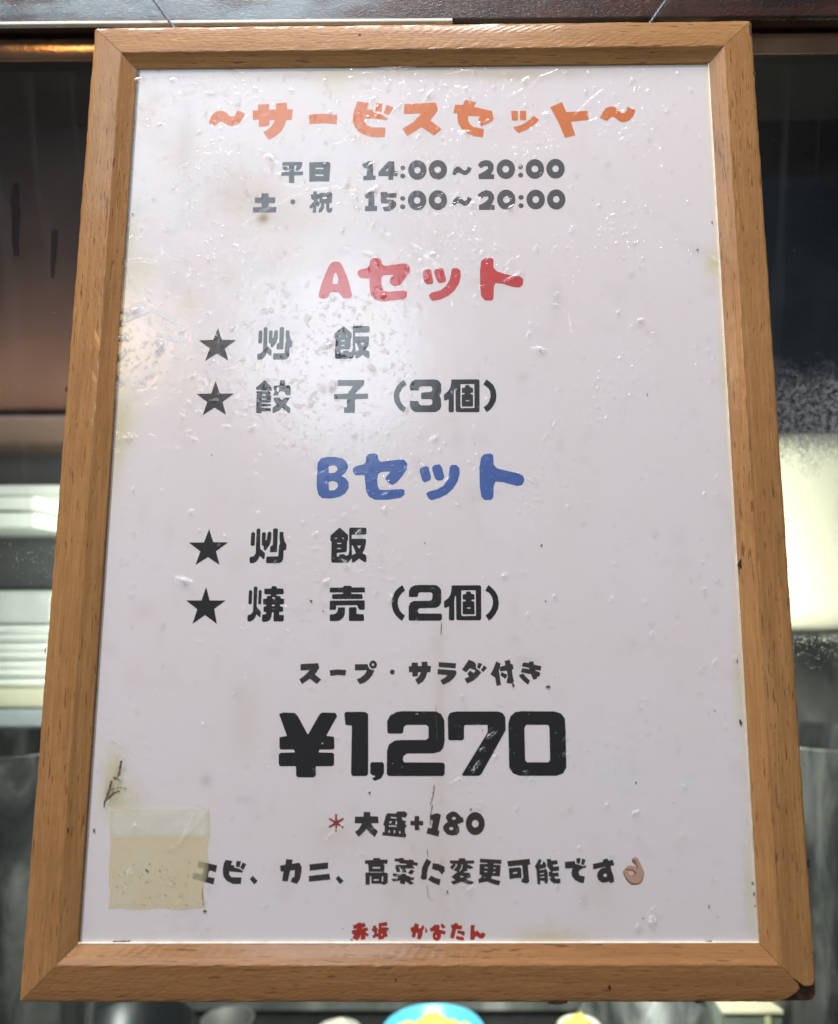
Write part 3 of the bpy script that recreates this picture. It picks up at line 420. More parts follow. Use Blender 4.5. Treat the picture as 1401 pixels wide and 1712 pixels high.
["rice","black",[-32.3,59.87],[[-212,401,-397,243,-414,228,-418,221,-420,112,-416,104,-393,81,-390,70,-390,-338,-389,-354,-379,-394,-369,-397,-68,-401,-2,-395,7,-389,47,-346,73,-307,78,-303,82,-311,85,-388,90,-396,123,-396,133,-393,196,-354,244,-311,251,-308,345,-374,386,-394,396,-394,417,-369,420,-360,414,-232,407,-225,330,-192,325,-186,371,-95,397,16,403,113,401,123,388,137,379,140,81,142,73,145,71,152,74,227,78,234,101,236,365,237,382,239,389,243,406,257,409,275,411,362,398,384,388,391,363,394,47,399,37,398,30,392,13,372,10,362,17,10,22,-113,8,-213,-8,-225,-44,-243,-101,-206,-201,-209,-207,-217,-212,-253,-214,-256,-221,-257,-258,-253,-263,-250,-262,-187,-258,-176,-65,-162,-56,-156,-36,-130,-33,-101,-31,82,-10,120,-8,131,-13,206,-14,226,-18,234,-199,395],[-280,178,-275,180,-272,175,-271,153,-274,146,-284,143,-320,142,-317,149],[-144,177,-137,176,-110,152,-102,145,-101,140,-122,138,-134,140,-144,169],[-256,53,-170,53,-164,48,-165,32,-168,27,-173,26,-252,26,-258,30,-260,36,-260,49],[81,-14,98,-14,105,-20,172,-185,166,-192,92,-228,88,-224,86,-207,77,-48,77,-20],[209,-15,282,-15,287,-16,289,-20,253,-77,246,-82,240,-77,207,-24,206,-18],[-224,-56,-217,-55,-207,-59,-162,-78,-157,-84,-191,-90,-266,-86,-268,-83,-265,-79]]],
["sell","black",[-32.23,-61.7],[[-74,390,-82,385,-97,357,-106,353,-335,351,-385,350,-393,347,-396,337,-398,264,-392,254,-377,242,-109,240,-101,238,-97,232,-97,216,-104,211,-324,203,-335,201,-339,195,-340,182,-340,123,-336,113,-324,100,-306,96,313,96,328,98,343,106,345,115,337,192,335,200,330,203,100,210,91,216,88,233,91,237,99,239,390,242,395,248,396,265,392,334,387,348,370,352,110,354,101,358,82,384,73,390],[302,66,-344,62,-382,60,-387,56,-389,48,-391,-118,-383,-135,-374,-141,-255,-140,-250,-131,-244,-52,-241,-46,-234,-43,213,-41,221,-42,226,-47,243,-88,275,-142,287,-144,376,-144,383,-140,392,-129,398,-115,390,59,387,65,380,66],[173,-84,60,-87,52,-92,45,-107,42,-120,44,-356,46,-366,53,-382,59,-387,68,-388,352,-389,366,-387,383,-371,387,-361,375,-248,370,-244,359,-243,228,-235,218,-232,214,-220,215,-112,197,-86,189,-83],[-197,-86,-204,-93,-208,-149,-219,-187,-225,-197,-278,-235,-353,-241,-373,-247,-379,-252,-382,-274,-381,-356,-376,-380,-371,-388,-360,-390,-227,-390,-158,-375,-142,-365,-75,-305,-44,-221,-48,-91,-53,-87,-59,-86]]],
["grill","black",[-68.51,-61.79],[[121,393,114,388,101,349,94,342,-33,338,-46,336,-50,331,-54,246,-41,217,-31,214,91,211,98,207,99,195,98,188,92,184,28,177,20,174,16,167,7,126,2,120,-64,111,-69,109,-72,104,-72,25,-66,-4,-58,-9,-3,-17,2,-19,4,-24,2,-44,-1,-50,-48,-59,-54,-64,-57,-131,-55,-148,-44,-172,3,-187,8,-192,9,-201,8,-215,3,-221,-60,-235,-76,-241,-81,-247,-81,-367,-72,-386,-63,-393,32,-389,97,-352,129,-278,136,-190,138,-185,144,-183,168,-184,174,-190,176,-359,181,-375,187,-384,198,-386,385,-386,394,-382,408,-361,405,-262,403,-253,392,-249,308,-241,302,-238,301,-232,303,-188,306,-181,312,-179,367,-174,376,-168,386,-156,387,-136,379,-70,372,-65,322,-52,318,-46,317,-23,319,-17,324,-14,392,-2,400,2,402,12,398,107,390,114,329,123,324,129,309,168,301,171,237,180,232,185,226,202,227,206,234,208,363,212,382,225,388,231,389,237,377,332,373,336,368,338,233,346,227,351,218,386,213,392],[-251,391,-286,370,-291,360,-288,22,-290,-170,-296,-179,-335,-226,-383,-238,-408,-257,-407,-348,-399,-376,-391,-383,-329,-382,-266,-342,-230,-287,-214,-235,-211,-230,-202,-233,-147,-284,-121,-289,-116,-287,-114,-281,-115,-164,-208,-64,-212,-57,-205,359,-207,365,-212,370,-242,389],[-363,313,-392,296,-398,286,-400,26,-400,13,-396,6,-364,-10,-353,-7,-324,7,-321,13,-321,35,-322,285,-328,295],[-146,312,-173,302,-178,295,-182,29,-181,12,-178,5,-148,-10,-113,6,-111,12,-110,28,-108,284,-110,290,-115,296,-136,310],[154,151,171,151,189,145,198,136,197,127,189,119,174,115,155,115,139,119,129,128,129,138,138,146],[150,-15,170,-15,188,-19,198,-28,198,-37,190,-45,174,-50,151,-51,134,-46,124,-37,124,-28,133,-20]]],
["bracket","black",[-9.31,-61.64],[[83,394,11,344,-44,298,-95,225,-134,127,-150,23,-144,-72,-115,-178,-62,-264,-47,-282,18,-348,82,-394,90,-384,150,-279,83,-226,37,-168,2,-92,-14,-14,-9,80,28,154,79,220,150,277,94,382]]],
["two","black",[2.74,-61.59],[[-148,396,-246,386,-322,345,-332,338,-371,253,-370,147,-366,135,-357,132,-233,127,-202,127,-191,130,-170,143,-158,202,-136,227,-126,232,120,229,134,222,156,200,160,192,151,77,141,66,114,49,104,45,-261,41,-275,36,-337,0,-347,-20,-372,-89,-370,-359,-368,-370,-360,-385,-353,-391,-343,-393,325,-396,339,-393,367,-365,372,-351,371,-270,365,-259,346,-240,-132,-236,-142,-232,-160,-215,-165,-208,-166,-200,-160,-152,-135,-126,-126,-120,220,-114,247,-104,309,-77,348,-11,353,2,358,156,352,282,349,294,298,360,230,392]]],
["piece","black",[19.4,-61.68],[[311,387,-170,386,-240,385,-245,383,-252,274,-273,180,-315,110,-382,59,-415,29,-417,24,-414,-91,-412,-97,-376,-112,-310,-80,-304,-81,-309,-353,-294,-385,-202,-387,-197,-383,-184,-357,-186,49,-171,143,-169,148,-164,150,-152,150,-148,144,-143,-352,-140,-359,-127,-380,-121,-382,-2,-384,382,-387,388,-385,409,-362,412,-351,417,353,396,381,389,387],[266,277,290,277,294,272,294,-286,290,-288,244,-290,-12,-292,-17,-285,-32,-251,-30,273,-23,275],[124,255,81,242,73,197,8,182,3,178,3,76,9,73,66,62,69,58,69,45,66,37,4,26,0,22,-1,-231,9,-251,14,-254,239,-255,263,-246,267,-240,260,23,255,28,199,41,195,46,199,60,204,64,268,77,262,178,256,184,196,201,178,242],[97,-103,169,-103,173,-107,172,-126,167,-129,97,-128,94,-123]]],
["bracket","black",[32.56,-61.75],[[-82,394,-151,271,-62,216,-54,208,-6,138,19,46,13,-45,-20,-140,-73,-212,-150,-279,-76,-394,0,-336,74,-242,132,-130,151,5,129,140,80,241,-5,338]]],
["bracket","black",[-9.4,33.6],[[81,388,0,333,-68,256,-117,164,-147,50,-146,-51,-121,-155,-72,-244,-4,-325,82,-388,147,-277,87,-235,35,-172,-4,-92,-19,-14,-20,-1,-13,75,19,144,73,215,146,272]]],
["three","black",[2.46,33.67],[[160,391,-244,390,-261,384,-323,340,-333,330,-366,249,-361,146,-359,139,-353,134,-192,125,-179,127,-167,134,-162,141,-150,199,-119,224,-106,229,113,227,123,223,151,201,156,194,157,185,156,126,119,91,109,89,-76,77,-86,73,-101,59,-106,43,-105,-53,-102,-63,-93,-76,-79,-81,115,-82,128,-84,151,-112,157,-123,154,-192,149,-203,116,-224,103,-228,-98,-230,-128,-217,-139,-208,-167,-137,-174,-128,-273,-124,-348,-124,-362,-134,-366,-144,-358,-265,-353,-278,-315,-340,-303,-354,-235,-388,-222,-391,230,-391,250,-384,319,-341,329,-332,362,-263,366,-251,356,-75,324,4,326,13,351,53,366,105,360,286,313,351,301,362,227,391]]],
["piece","black",[19.3,33.51],[[305,394,-209,394,-244,391,-251,281,-272,186,-315,113,-380,64,-412,34,-416,25,-414,-91,-411,-97,-375,-111,-310,-79,-306,-79,-304,-82,-308,-357,-294,-389,-202,-391,-198,-388,-184,-360,-185,52,-170,150,-168,153,-162,155,-150,154,-148,148,-142,-357,-127,-384,-101,-388,381,-394,387,-391,407,-370,412,-357,416,359,412,367,388,394],[225,282,287,282,291,281,293,277,294,-290,290,-292,253,-294,-12,-295,-32,-254,-29,277,-25,280,12,281],[122,260,81,247,75,207,72,201,8,186,3,182,3,79,10,75,65,65,68,60,68,46,65,39,6,28,0,24,-1,-234,8,-254,15,-258,238,-259,261,-250,265,-244,260,25,255,29,200,42,195,48,199,62,202,66,264,77,268,80,261,183,256,188,196,205,181,243,177,248],[97,-105,170,-105,173,-109,173,-127,167,-130,97,-129,94,-123]]],
["bracket","black",[32.43,33.49],[[-80,392,-148,278,-151,270,-32,176,4,100,14,-23,-14,-124,-65,-209,-71,-216,-150,-276,-81,-392,-4,-338,72,-249,133,-127,151,8,130,145,78,255,-11,343]]],
["dumpling","black",[-68.64,33.79],[[157,396,153,393,151,386,140,265,133,263,28,262,23,257,0,211,0,202,30,116,-1,38,-2,30,7,27,111,27,117,34,142,122,149,124,235,124,244,123,249,118,300,37,306,31,395,25,402,26,404,37,395,259,382,262,280,268,275,277,264,375,261,389,253,392],[-213,392,-409,214,-412,205,-400,167,-387,163,-24,136,-22,140,-23,146,-74,269],[112,235,120,235,123,232,139,167,113,115,106,107,80,131,76,143,83,223,88,228],[-383,129,-387,126,-389,116,-385,-347,-384,-365,-374,-390,-366,-394,-269,-394,-264,-390,-261,-358,-254,-354,-41,-345,-38,-340,-43,-293,-48,-284,-253,-263,-257,-261,-259,-254,-258,-243,-249,-239,-61,-234,-42,-233,-38,-230,-47,-184,-52,-178,-236,-172,-259,-169,-263,-162,-262,-148,-257,-145,-75,-145,-47,-122,-46,-115,-61,44,-67,115,-70,125,-79,127],[-255,59,-176,59,-171,57,-169,54,-183,24,-189,20,-244,30,-257,51],[130,-20,32,-28,20,-29,17,-33,14,-81,16,-93,89,-202,85,-208,1,-260,-4,-266,-7,-363,7,-392,11,-395,17,-394,154,-337,209,-271,215,-268,373,-396,382,-396,407,-381,411,-376,412,-360,411,-277,309,-201,303,-193,391,-35,391,-29,383,-27,277,-27,204,-99,198,-95,140,-24],[-259,-50,-167,-51,-162,-55,-162,-68,-163,-72,-169,-73,-257,-72,-260,-71,-262,-65,-262,-55]]],
["child","black",[-32.28,33.61],[[-319,395,-323,392,-323,387,-321,267,-317,258,-299,256,-11,251,31,249,35,244,-10,162,-58,121,-67,72,-72,66,-398,57,-401,51,-400,37,-388,-58,-381,-61,-160,-66,-97,-69,-95,-77,-91,-252,-97,-258,-149,-266,-155,-270,-157,-391,-149,-395,92,-395,95,-389,95,-71,119,-68,395,-57,401,-53,391,60,388,66,106,59,99,59,96,62,141,120,295,271,298,281,304,388,294,391]]],
["su","dark",[-47.84,-92.26],[[150,224,-205,208,-222,205,-226,78,-224,72,-28,73,-19,71,-128,-39,-240,-121,-230,-142,-182,-222,-176,-221,-11,-110,-5,-112,145,-224,151,-221,239,-133,240,-129,237,-126,100,-19,195,124,164,220,160,224]]],
["bar","dark",[-35.72,-91.89],[[-7,70,-182,52,-183,43,-163,-57,-159,-70,2,-50,165,-64,168,-62,183,50,181,55]]],
["pu","dark",[-23.39,-91.81],[[144,254,129,250,112,242,100,232,89,219,75,190,73,157,83,126,102,101,120,89,138,82,149,79,173,79,202,89,215,98,229,114,237,128,243,146,244,179,234,208,223,225,210,237,195,246,181,252,169,254],[150,191,160,191,168,188,176,180,181,171,181,158,178,150,170,141,163,137,151,137,144,140,136,148,132,157,131,169,134,178,140,185],[31,177,-228,176,-241,174,-244,171,-242,49,-240,43,11,46,24,44,-24,-41,-106,-108,-197,-149,-193,-158,-131,-254,-19,-218,77,-144,148,-53,187,40,187,44,184,46,112,60,80,83,65,101,54,119,39,173,36,177]]],
["dot","dark",[-11.66,-91.73],[[-8,53,-27,47,-43,34,-53,13,-54,-6,-46,-29,-31,-44,-10,-53,10,-53,31,-45,44,-33,53,-16,54,9,47,28,31,44,13,52]]],
["sa","dark",[0.47,-92.21],[[153,248,37,240,35,235,39,157,36,153,23,151,-31,149,-41,151,-48,216,-50,224,-53,227,-181,225,-184,219,-185,150,-195,147,-242,145,-247,142,-242,24,-237,21,-177,20,-172,18,-162,-66,-159,-77,-47,-65,-44,-59,-43,15,-36,17,21,17,26,15,-27,-78,-102,-141,-39,-248,-24,-240,74,-174,128,-93,164,15,169,16,226,16,230,19,247,149,174,156,163,245,160,248]]],
["ra","dark",[12.49,-92.4],[[-185,245,-187,243,-188,237,-188,143,-184,138,178,109,184,112,198,210,194,217],[-204,96,-207,92,-209,66,-211,-8,-209,-18,-12,-36,4,-39,-63,-99,-149,-147,-102,-233,-93,-245,52,-180,148,-100,211,3,193,60,188,65]]],
["da","dark",[24.54,-91.68],[[-123,258,-273,50,-274,45,-193,-14,-187,-12,-101,71,3,36,16,31,18,28,-7,-21,-15,-32,-95,26,-103,20,-156,-41,-157,-47,-123,-109,-218,-151,-221,-155,-164,-253,-159,-258,-22,-189,79,-104,149,-15,145,-9,33,76,35,162,31,169,-19,215],[84,189,80,184,56,91,62,85,111,58,116,57,172,170,166,173],[208,135,143,35,161,13,188,-12,199,-4,274,81,265,91]]],
["tsuke","dark",[36.7,-92.22],[[166,281,60,256,58,251,72,163,-44,126,-47,127,-48,130,-29,197,-120,245,-125,247,-128,244,-195,82,-258,-29,-155,-106,-125,-281,-118,-282,-35,-259,-28,-254,-71,49,-52,110,-49,89,-48,37,-45,32,89,44,100,44,103,42,118,-34,117,-41,112,-41,-11,17,-16,12,-43,-49,-38,-55,69,-132,73,-129,115,-54,120,-52,124,-75,92,-213,93,-222,209,-236,258,-189,232,-69,214,63,217,69,249,84,252,88,237,179,233,186,190,191,175,277,172,282]]],
["ki","dark",[49.01,-92.36],[[71,249,-16,243,-19,240,-22,220,-26,216,-152,228,-180,154,-180,147,-20,110,-16,108,-16,102,-21,84,-25,81,-168,104,-172,99,-204,22,-199,18,18,-26,64,-140,69,-145,147,-123,150,-119,151,-87,153,-82,205,-75,208,-72,222,8,119,50,115,54,124,65,130,67,220,51,231,51,249,143,247,146,239,148,88,180,85,187,80,245,78,249],[-160,-10,-246,-47,-249,-50,-249,-53,-178,-150,-53,-248,-48,-249,-8,-167,-6,-159,-81,-94,-154,-11]]],
["yen","black",[-48.41,-122.42],[[-543,680,-627,652,-634,647,-634,640,-452,195,-454,190,-462,186,-598,160,-610,154,-612,139,-604,-62,-585,-92,-572,-98,-301,-100,-295,-103,-289,-110,-266,-144,-263,-153,-267,-157,-277,-159,-572,-167,-583,-171,-606,-190,-613,-199,-615,-209,-609,-395,-605,-408,-582,-442,-575,-446,-565,-448,-252,-448,-239,-450,-234,-455,-233,-463,-227,-626,-222,-638,-201,-669,-189,-678,147,-680,158,-678,166,-673,197,-640,204,-629,201,-464,202,-456,207,-452,220,-450,548,-450,561,-446,585,-426,591,-418,593,-408,589,-211,584,-198,563,-175,548,-169,266,-161,254,-158,251,-152,269,-110,273,-105,280,-102,551,-102,566,-95,587,-80,593,-73,593,-36,582,128,579,158,573,163,565,165,424,184,416,187,414,192,418,204,633,591,634,599,633,606,603,663,594,667,566,669,323,677,308,673,258,647,247,632,18,227,13,220,8,218,-2,227,-219,596,-285,664,-292,669,-301,671]]],
["one","black",[-27.1,-122.07],[[-219,672,-232,668,-261,648,-269,640,-271,633,-244,405,-238,398,-229,395,-112,383,-104,378,-101,368,-101,-595,-99,-628,-76,-664,-69,-670,-62,-672,230,-672,241,-665,264,-637,270,-627,271,-616,252,603,250,621,245,629,233,637,189,665,173,671]]],
["comma","black",[-17.83,-133.66],[[-117,194,-124,192,-130,186,-148,160,-151,150,-149,-23,-138,-44,-125,-64,-118,-70,-46,-89,-37,-95,-37,-98,-41,-103,-97,-139,-104,-148,-99,-156,-58,-189,-51,-194,-43,-194,83,-143,91,-138,98,-130,144,-42,151,-25,150,149,144,159,121,185,106,194]]],
["two","black",[-1.15,-122.03],[[-309,680,-428,661,-555,596,-571,583,-626,475,-632,457,-622,249,-620,235,-614,227,-593,212,-577,208,-330,207,-312,210,-285,230,-276,243,-267,332,-263,345,-220,382,-204,390,220,389,231,385,240,377,269,349,275,337,275,119,268,108,233,83,221,76,210,73,-346,74,-453,59,-475,52,-578,-16,-589,-33,-622,-143,-625,-160,-626,-593,-625,-630,-621,-642,-591,-671,-583,-675,-572,-677,570,-680,584,-679,593,-676,620,-651,627,-636,632,-460,631,-448,626,-438,606,-409,595,-402,440,-398,-227,-394,-238,-391,-249,-384,-273,-358,-278,-345,-271,-276,-267,-262,-242,-245,-192,-214,-179,-209,382,-209,517,-176,529,-170,541,-159,591,-101,599,-88,624,30,627,52,622,474,616,492,555,610,548,618,534,625,443,668,426,672]]],
["seven","black",[25.34,-122.1],[[-439,674,-565,647,-580,642,-590,629,-629,552,-631,532,-621,103,-616,88,-594,69,-576,66,-324,65,-311,67,-302,73,-281,96,-276,108,-274,357,-269,372,-250,387,-232,389,216,387,229,386,236,379,237,241,231,220,-315,-630,-321,-643,-321,-653,-314,-665,-307,-671,-298,-673,31,-674,49,-672,59,-666,88,-642,104,-623,626,265,630,280,631,319,629,534,627,548,577,625,567,637,550,645,462,671]]],
["zero","black",[51.6,-122.13],[[-329,676,-468,657,-479,650,-565,579,-573,570,-578,559,-623,412,-616,-489,-609,-508,-542,-611,-533,-622,-520,-629,-403,-671,-380,-674,398,-676,420,-671,542,-628,554,-615,613,-514,619,-502,620,-491,623,227,612,509,606,528,537,616,526,627,389,668,343,670],[-226,387,227,386,236,383,242,379,265,347,270,333,271,300,271,-330,266,-351,245,-384,236,-393,218,-396,-214,-395,-223,-393,-231,-388,-262,-357,-265,-347,-267,-325,-274,310,-270,326,-243,374,-236,383]]],
["asterisk","tickred",[-35.11,-154.76],[[-22,181,-25,180,-26,175,-27,81,-24,46,-37,50,-144,104,-149,103,-155,94,-162,80,-160,75,-54,9,-50,3,-54,-1,-159,-68,-163,-74,-152,-97,-147,-100,-40,-51,-17,-43,-15,-49,-17,-175,-16,-180,-13,-181,12,-177,16,-171,24,-41,32,-43,142,-105,147,-104,161,-85,163,-80,159,-75,60,-8,55,-2,59,3,150,63,154,70,160,99,154,103,133,105,34,50,25,47,22,51,18,73,16,177,10,181]]],
["large","dark",[-22.04,-155.34],[[-60,254,-63,252,-64,243,-68,172,-71,158,-243,160,-251,158,-256,35,-254,28,-247,26,-107,21,-102,19,-101,17,-165,-90,-243,-145,-246,-148,-246,-152,-176,-243,-171,-249,-167,-250,-55,-157,-5,-96,1,-93,71,-169,175,-252,181,-254,246,-140,151,-65,98,21,103,23,254,24,256,34,243,156,240,159,223,160,79,167,76,172,75,245,73,250]]],
["serving","dark",[-9.92,-155.34],[[203,266,37,257,23,221,20,218,-152,228,-161,223,-198,180,-249,-15,-247,-21,-219,-32,-215,-35,-220,-152,-223,-156,-262,-157,-268,-217,-267,-221,215,-266,232,-265,245,-199,243,-195,226,-189,224,-186,217,-81,257,-33,217,12,248,57,156,96,153,102,147,138,149,141,154,142,229,136,268,204,266,212,216,264],[-92,155,33,143,36,139,34,116,29,114,-84,127,-89,133],[26,92,29,87,51,14,49,10,26,-12,23,-9,11,26],[-64,70,-61,69,-61,66,-73,32,-108,15,-113,15,-120,54,-119,58],[-9,-16,2,-19,51,-45,54,-48,52,-50,-125,-46,-129,-44,-131,-38,-133,-22,-129,-19],[-137,-116,-114,-115,-110,-117,-109,-165,-111,-169,-131,-169,-135,-168],[-23,-118,-2,-119,7,-122,5,-168,2,-178,-20,-178,-24,-176],[93,-138,117,-137,121,-139,122,-184,120,-187,93,-184]]],
["plus","dark",[-0.52,-154.88],[[-46,144,-50,139,-50,50,-55,47,-130,47,-135,46,-138,-41,-135,-43,-127,-45,-50,-47,-46,-49,-44,-139,-42,-143,45,-144,48,-140,52,-46,56,-44,116,-48,135,-46,137,-29,138,40,134,43,59,46,52,49,50,139,49,143]]],
["one","dark",[6.71,-155.56],[[75,239,-73,200,-82,195,-88,163,-72,108,-68,105,-23,87,-21,84,-45,-62,-47,-67,-51,-69,-115,-60,-123,-61,-155,-170,-146,-175,98,-239,102,-237,103,-233,124,-131,121,-126,94,-110,91,-104,155,203,148,209]]],
["eight","dark",[15.15,-155.02],[[-32,246,-110,203,-153,163,-160,111,-124,40,-122,33,-171,-3,-217,-52,-222,-63,-214,-137,-142,-217,-133,-222,-30,-246,71,-233,123,-180,127,-170,126,-85,91,-27,89,-21,96,-16,216,29,220,32,222,37,202,126,197,127,174,119,168,120,133,169,53,233],[5,133,15,134,31,130,42,123,49,114,52,104,49,94,43,86,32,79,17,75,-3,76,-18,83,-27,93,-30,107,-25,119,-12,129],[-51,-72,-34,-73,-20,-78,-9,-86,-3,-100,-3,-112,-12,-124,-25,-132,-41,-136,-59,-135,-76,-128,-86,-120,-91,-108,-90,-96,-82,-84,-68,-75]]],
["zero","dark",[24.5,-155.08],[[-5,233,-32,230,-62,222,-82,213,-116,191,-143,165,-166,132,-181,103,-192,74,-200,38,-203,-5,-200,-39,-194,-69,-181,-105,-163,-139,-144,-165,-119,-190,-94,-207,-65,-222,-33,-231,6,-233,32,-230,57,-224,90,-209,120,-188,143,-164,162,-139,180,-107,192,-75,200,-38,203,3,200,37,188,87,166,135,143,166,116,192,94,207,67,221,32,231],[-10,73,8,73,20,70,42,59,52,51,61,38,69,19,72,4,72,-14,69,-26,57,-51,34,-73,6,-82,-18,-80,-43,-67,-61,-47,-69,-30,-72,-13,-72,6,-69,18,-59,41,-49,53,-38,61,-28,67]]],
["e","dark",[-90.68,-174.72],[[-132,231,-140,210,-167,115,-159,111,-49,94,-42,90,-24,60,-51,-30,-53,-33,-58,-33,-230,5,-234,-3,-259,-98,-259,-104,160,-223,195,-231,219,-108,212,-104,75,-79,74,-73,87,23,91,31,123,47,232,12,238,12,259,149,249,153]]],
["bi","dark",[-78.07,-174.35],[[-194,242,-219,195,-236,158,-249,23,-229,-93,-152,-181,-14,-242,149,-239,151,-232,158,-125,157,-113,151,-111,-59,-104,-109,-42,-106,0,-105,8,-100,10,175,-16,179,-14,180,-8,180,22,97,67,-4,87,-5,90,-2,124,-4,128,-74,138,-74,146,-54,216,-55,221],[38,217,35,207,29,104,35,101,108,90,112,99,134,212,128,215],[172,190,123,82,126,77,190,37,193,39,204,60,249,151,241,158]]],
["stop","dark",[-69.63,-177.65],[[-30,85,-81,29,-85,20,3,-77,13,-85,82,-19,85,-13,-23,83]]],
["ka","dark",[-54.06,-174.24],[[-101,249,-105,243,-116,143,-118,138,-226,117,-232,113,-215,3,-210,0,-163,-3,-154,-7,-176,-186,-171,-189,-60,-200,-11,16,-5,19,85,27,88,25,88,17,82,-109,76,-113,38,-120,5,-202,12,-207,138,-249,194,-171,200,-160,229,-10,232,93,185,171,179,178,25,155,23,159,36,235,35,239]]],
["ni","dark",[-41.68,-174.46],[[158,192,-221,153,-223,150,-223,139,-213,28,-207,26,174,66,177,71,174,190,171,193],[197,-34,-224,-77,-227,-82,-228,-190,-225,-193,-219,-193,225,-151,228,-149,228,-143,209,-40,206,-34]]],
["stop","dark",[-33.19,-177.63],[[-28,85,-77,33,-83,23,6,-77,15,-85,63,-41,82,-22,83,-17,-21,84]]],
["high","dark",[-17.6,-174.29],[[-69,269,-71,265,-71,233,-73,230,-228,225,-241,224,-244,221,-246,155,-223,152,-182,152,-178,149,-161,-16,-162,-18,-167,-20,-225,-22,-234,-25,-225,-262,-220,-264,-140,-262,-140,-246,-135,-239,-136,-98,-133,-95,-111,-95,-107,-96,-107,-99,-103,-243,100,-244,169,-269,244,-230,246,-48,244,-44,211,-22,169,-21,165,-20,164,-7,176,115,151,150,154,152,216,154,233,157,238,235,234,237,81,238,79,241,71,266,67,269],[78,91,81,88,79,62,76,59,-78,59,-82,62,-84,86,-81,90],[-142,-6,133,-7,137,-9,138,-15,134,-19,85,-20,-139,-21,-143,-19],[121,-95,147,-95,149,-115,146,-198,119,-203,116,-201,116,-186],[-58,-153,50,-152,54,-154,54,-156,52,-175,49,-182,-53,-184,-56,-183,-58,-177]]],
["greens","dark",[-5.54,-174.23],[[-105,269,-121,255,-218,257,-223,209,-222,204,-124,188,-104,157,36,148,40,145,33,128,29,126,-147,129,-186,128,-195,103,-199,61,-165,-22,-84,-19,-81,-17,-122,78,-173,99,-98,82,-48,-22,36,-23,40,-22,40,-19,14,50,14,58,179,55,207,60,211,62,211,64,158,124,262,109,268,111,280,161,280,168,196,189,180,224,97,239,93,237,84,220,-11,232,-19,235,-29,265],[129,40,66,-31,84,-41,142,-69,208,6],[-247,-36,-255,-84,-254,-91,-132,-121,-166,-142,-280,-146,-279,-152,-246,-204,-239,-204,-99,-185,-97,-194,-101,-233,-99,-240,-3,-260,0,-257,17,-210,23,-203,121,-269,199,-244,195,-238,119,-177,121,-176,192,-171,205,-122,203,-118,126,-125,119,-100,36,-79,33,-75,29,-56,25,-53,-60,-45,-75,-64,-81,-64]]],
["ni","dark",[6.36,-174.49],[[-128,264,-190,169,-231,72,-239,-23,-256,-131,-250,-136,-185,-159,-129,-143,-125,-141,-121,-10,-91,104,-29,202,-34,208,-121,262],[1,176,-2,171,-5,152,-16,58,136,14,188,-49,190,-51,194,-50,256,15,255,86,253,104,119,161],[-39,-72,-93,-148,-98,-157,-97,-160,19,-223,138,-263,145,-264,167,-144,65,-121]]],
["change","dark",[18.81,-174.35],[[-66,264,-68,261,-68,224,-70,221,-256,220,-260,219,-253,161,-195,153,-189,150,-255,91,-257,86,-217,47,-186,28,-98,-6,-225,-102,-224,-106,-173,-154,-138,-165,-136,-168,-239,-200,-241,-202,-187,-264,-11,-202,127,-252,202,-256,246,-220,254,-210,105,-162,188,-96,163,-27,155,-25,42,-19,33,-8,38,-5,108,7,119,65,177,45,242,74,240,78,158,134,123,135,114,153,127,156,252,157,260,218,256,219,75,221,65,264],[-166,156,-109,153,-109,143,-98,127,-177,29,-196,39,-198,43,-119,138,-124,141,-152,143],[-9,145,1,143,10,137,2,70,-35,9,-39,7,-60,16,-18,75],[-25,-90,53,-90,-9,-124,-56,-92,-53,-90]]],
["renew","dark",[30.62,-174.56],[[-212,267,-214,260,-210,185,-58,181,-56,178,-56,164,-60,161,-218,163,-225,-54,-219,-57,-177,-60,-172,-62,-207,-127,-248,-134,-239,-224,-68,-188,63,-239,184,-267,218,-188,219,-179,26,-129,24,-127,43,-78,206,-91,209,-89,228,120,232,137,229,139,87,147,85,149,85,164,87,166,99,167,238,157,240,161,248,241],[-118,104,-46,94,-43,92,-44,79,-46,76,-52,75,-112,81,-114,84],[112,88,121,87,112,63,73,64,80,86],[-119,18,-61,18,-60,15,-60,-4,-70,-6,-119,-2,-120,1],[64,3,115,3,118,1,112,-19,90,-19,62,-16]]],
["can","dark",[42.82,-174.27],[[228,247,-237,202,-246,200,-220,91,69,119,73,118,96,-134,93,-137,69,-146,65,-150,51,-219,164,-247,174,-243,221,-211,196,118,198,124,244,135,246,138,234,243,233,246],[14,81,-204,61,-212,59,-198,-137,-195,-146,-185,-159,-174,-158,-86,-140,45,-136,59,-134,54,50,27,74],[-37,-11,-33,-11,-31,-13,-31,-37,-33,-40,-116,-55,-120,-54,-123,-29,-121,-25]]],
["able","dark",[55.03,-174.41],[[-174,256,-270,101,-236,31,-219,-255,-215,-256,-162,-253,-156,-251,-158,-189,-158,-182,-155,-181,-66,-189,-69,-231,-16,-243,8,-187,4,-41,3,-19,-14,23,-49,70,-23,101,-31,160,-83,210,-112,147,-150,139,-151,145,-122,227],[64,252,-15,246,-19,243,-7,187,-8,108,65,4,62,1,21,-8,23,-89,26,-93,80,-121,33,-143,62,-188,124,-235,224,-244,270,-222,265,-143,163,-141,138,-106,140,-104,239,-95,229,-22,223,-20,117,-28,112,-27,111,-25,111,-1,113,2,220,10,247,24,244,103,120,96,117,102,115,122,117,130,223,151,208,221,205,225,195,225,82,215,79,220,76,250,74,253],[-62,68,-58,67,-51,53,-50,48,-52,47,-158,28,-160,29,-170,44,-166,46],[-81,-27,-75,-26,-73,-29,-79,-50,-153,-57,-158,-55,-162,-39,-160,-36],[-78,-97,-70,-96,-68,-99,-73,-117,-81,-120,-154,-124,-157,-122,-161,-111,-160,-109,-156,-107]]],
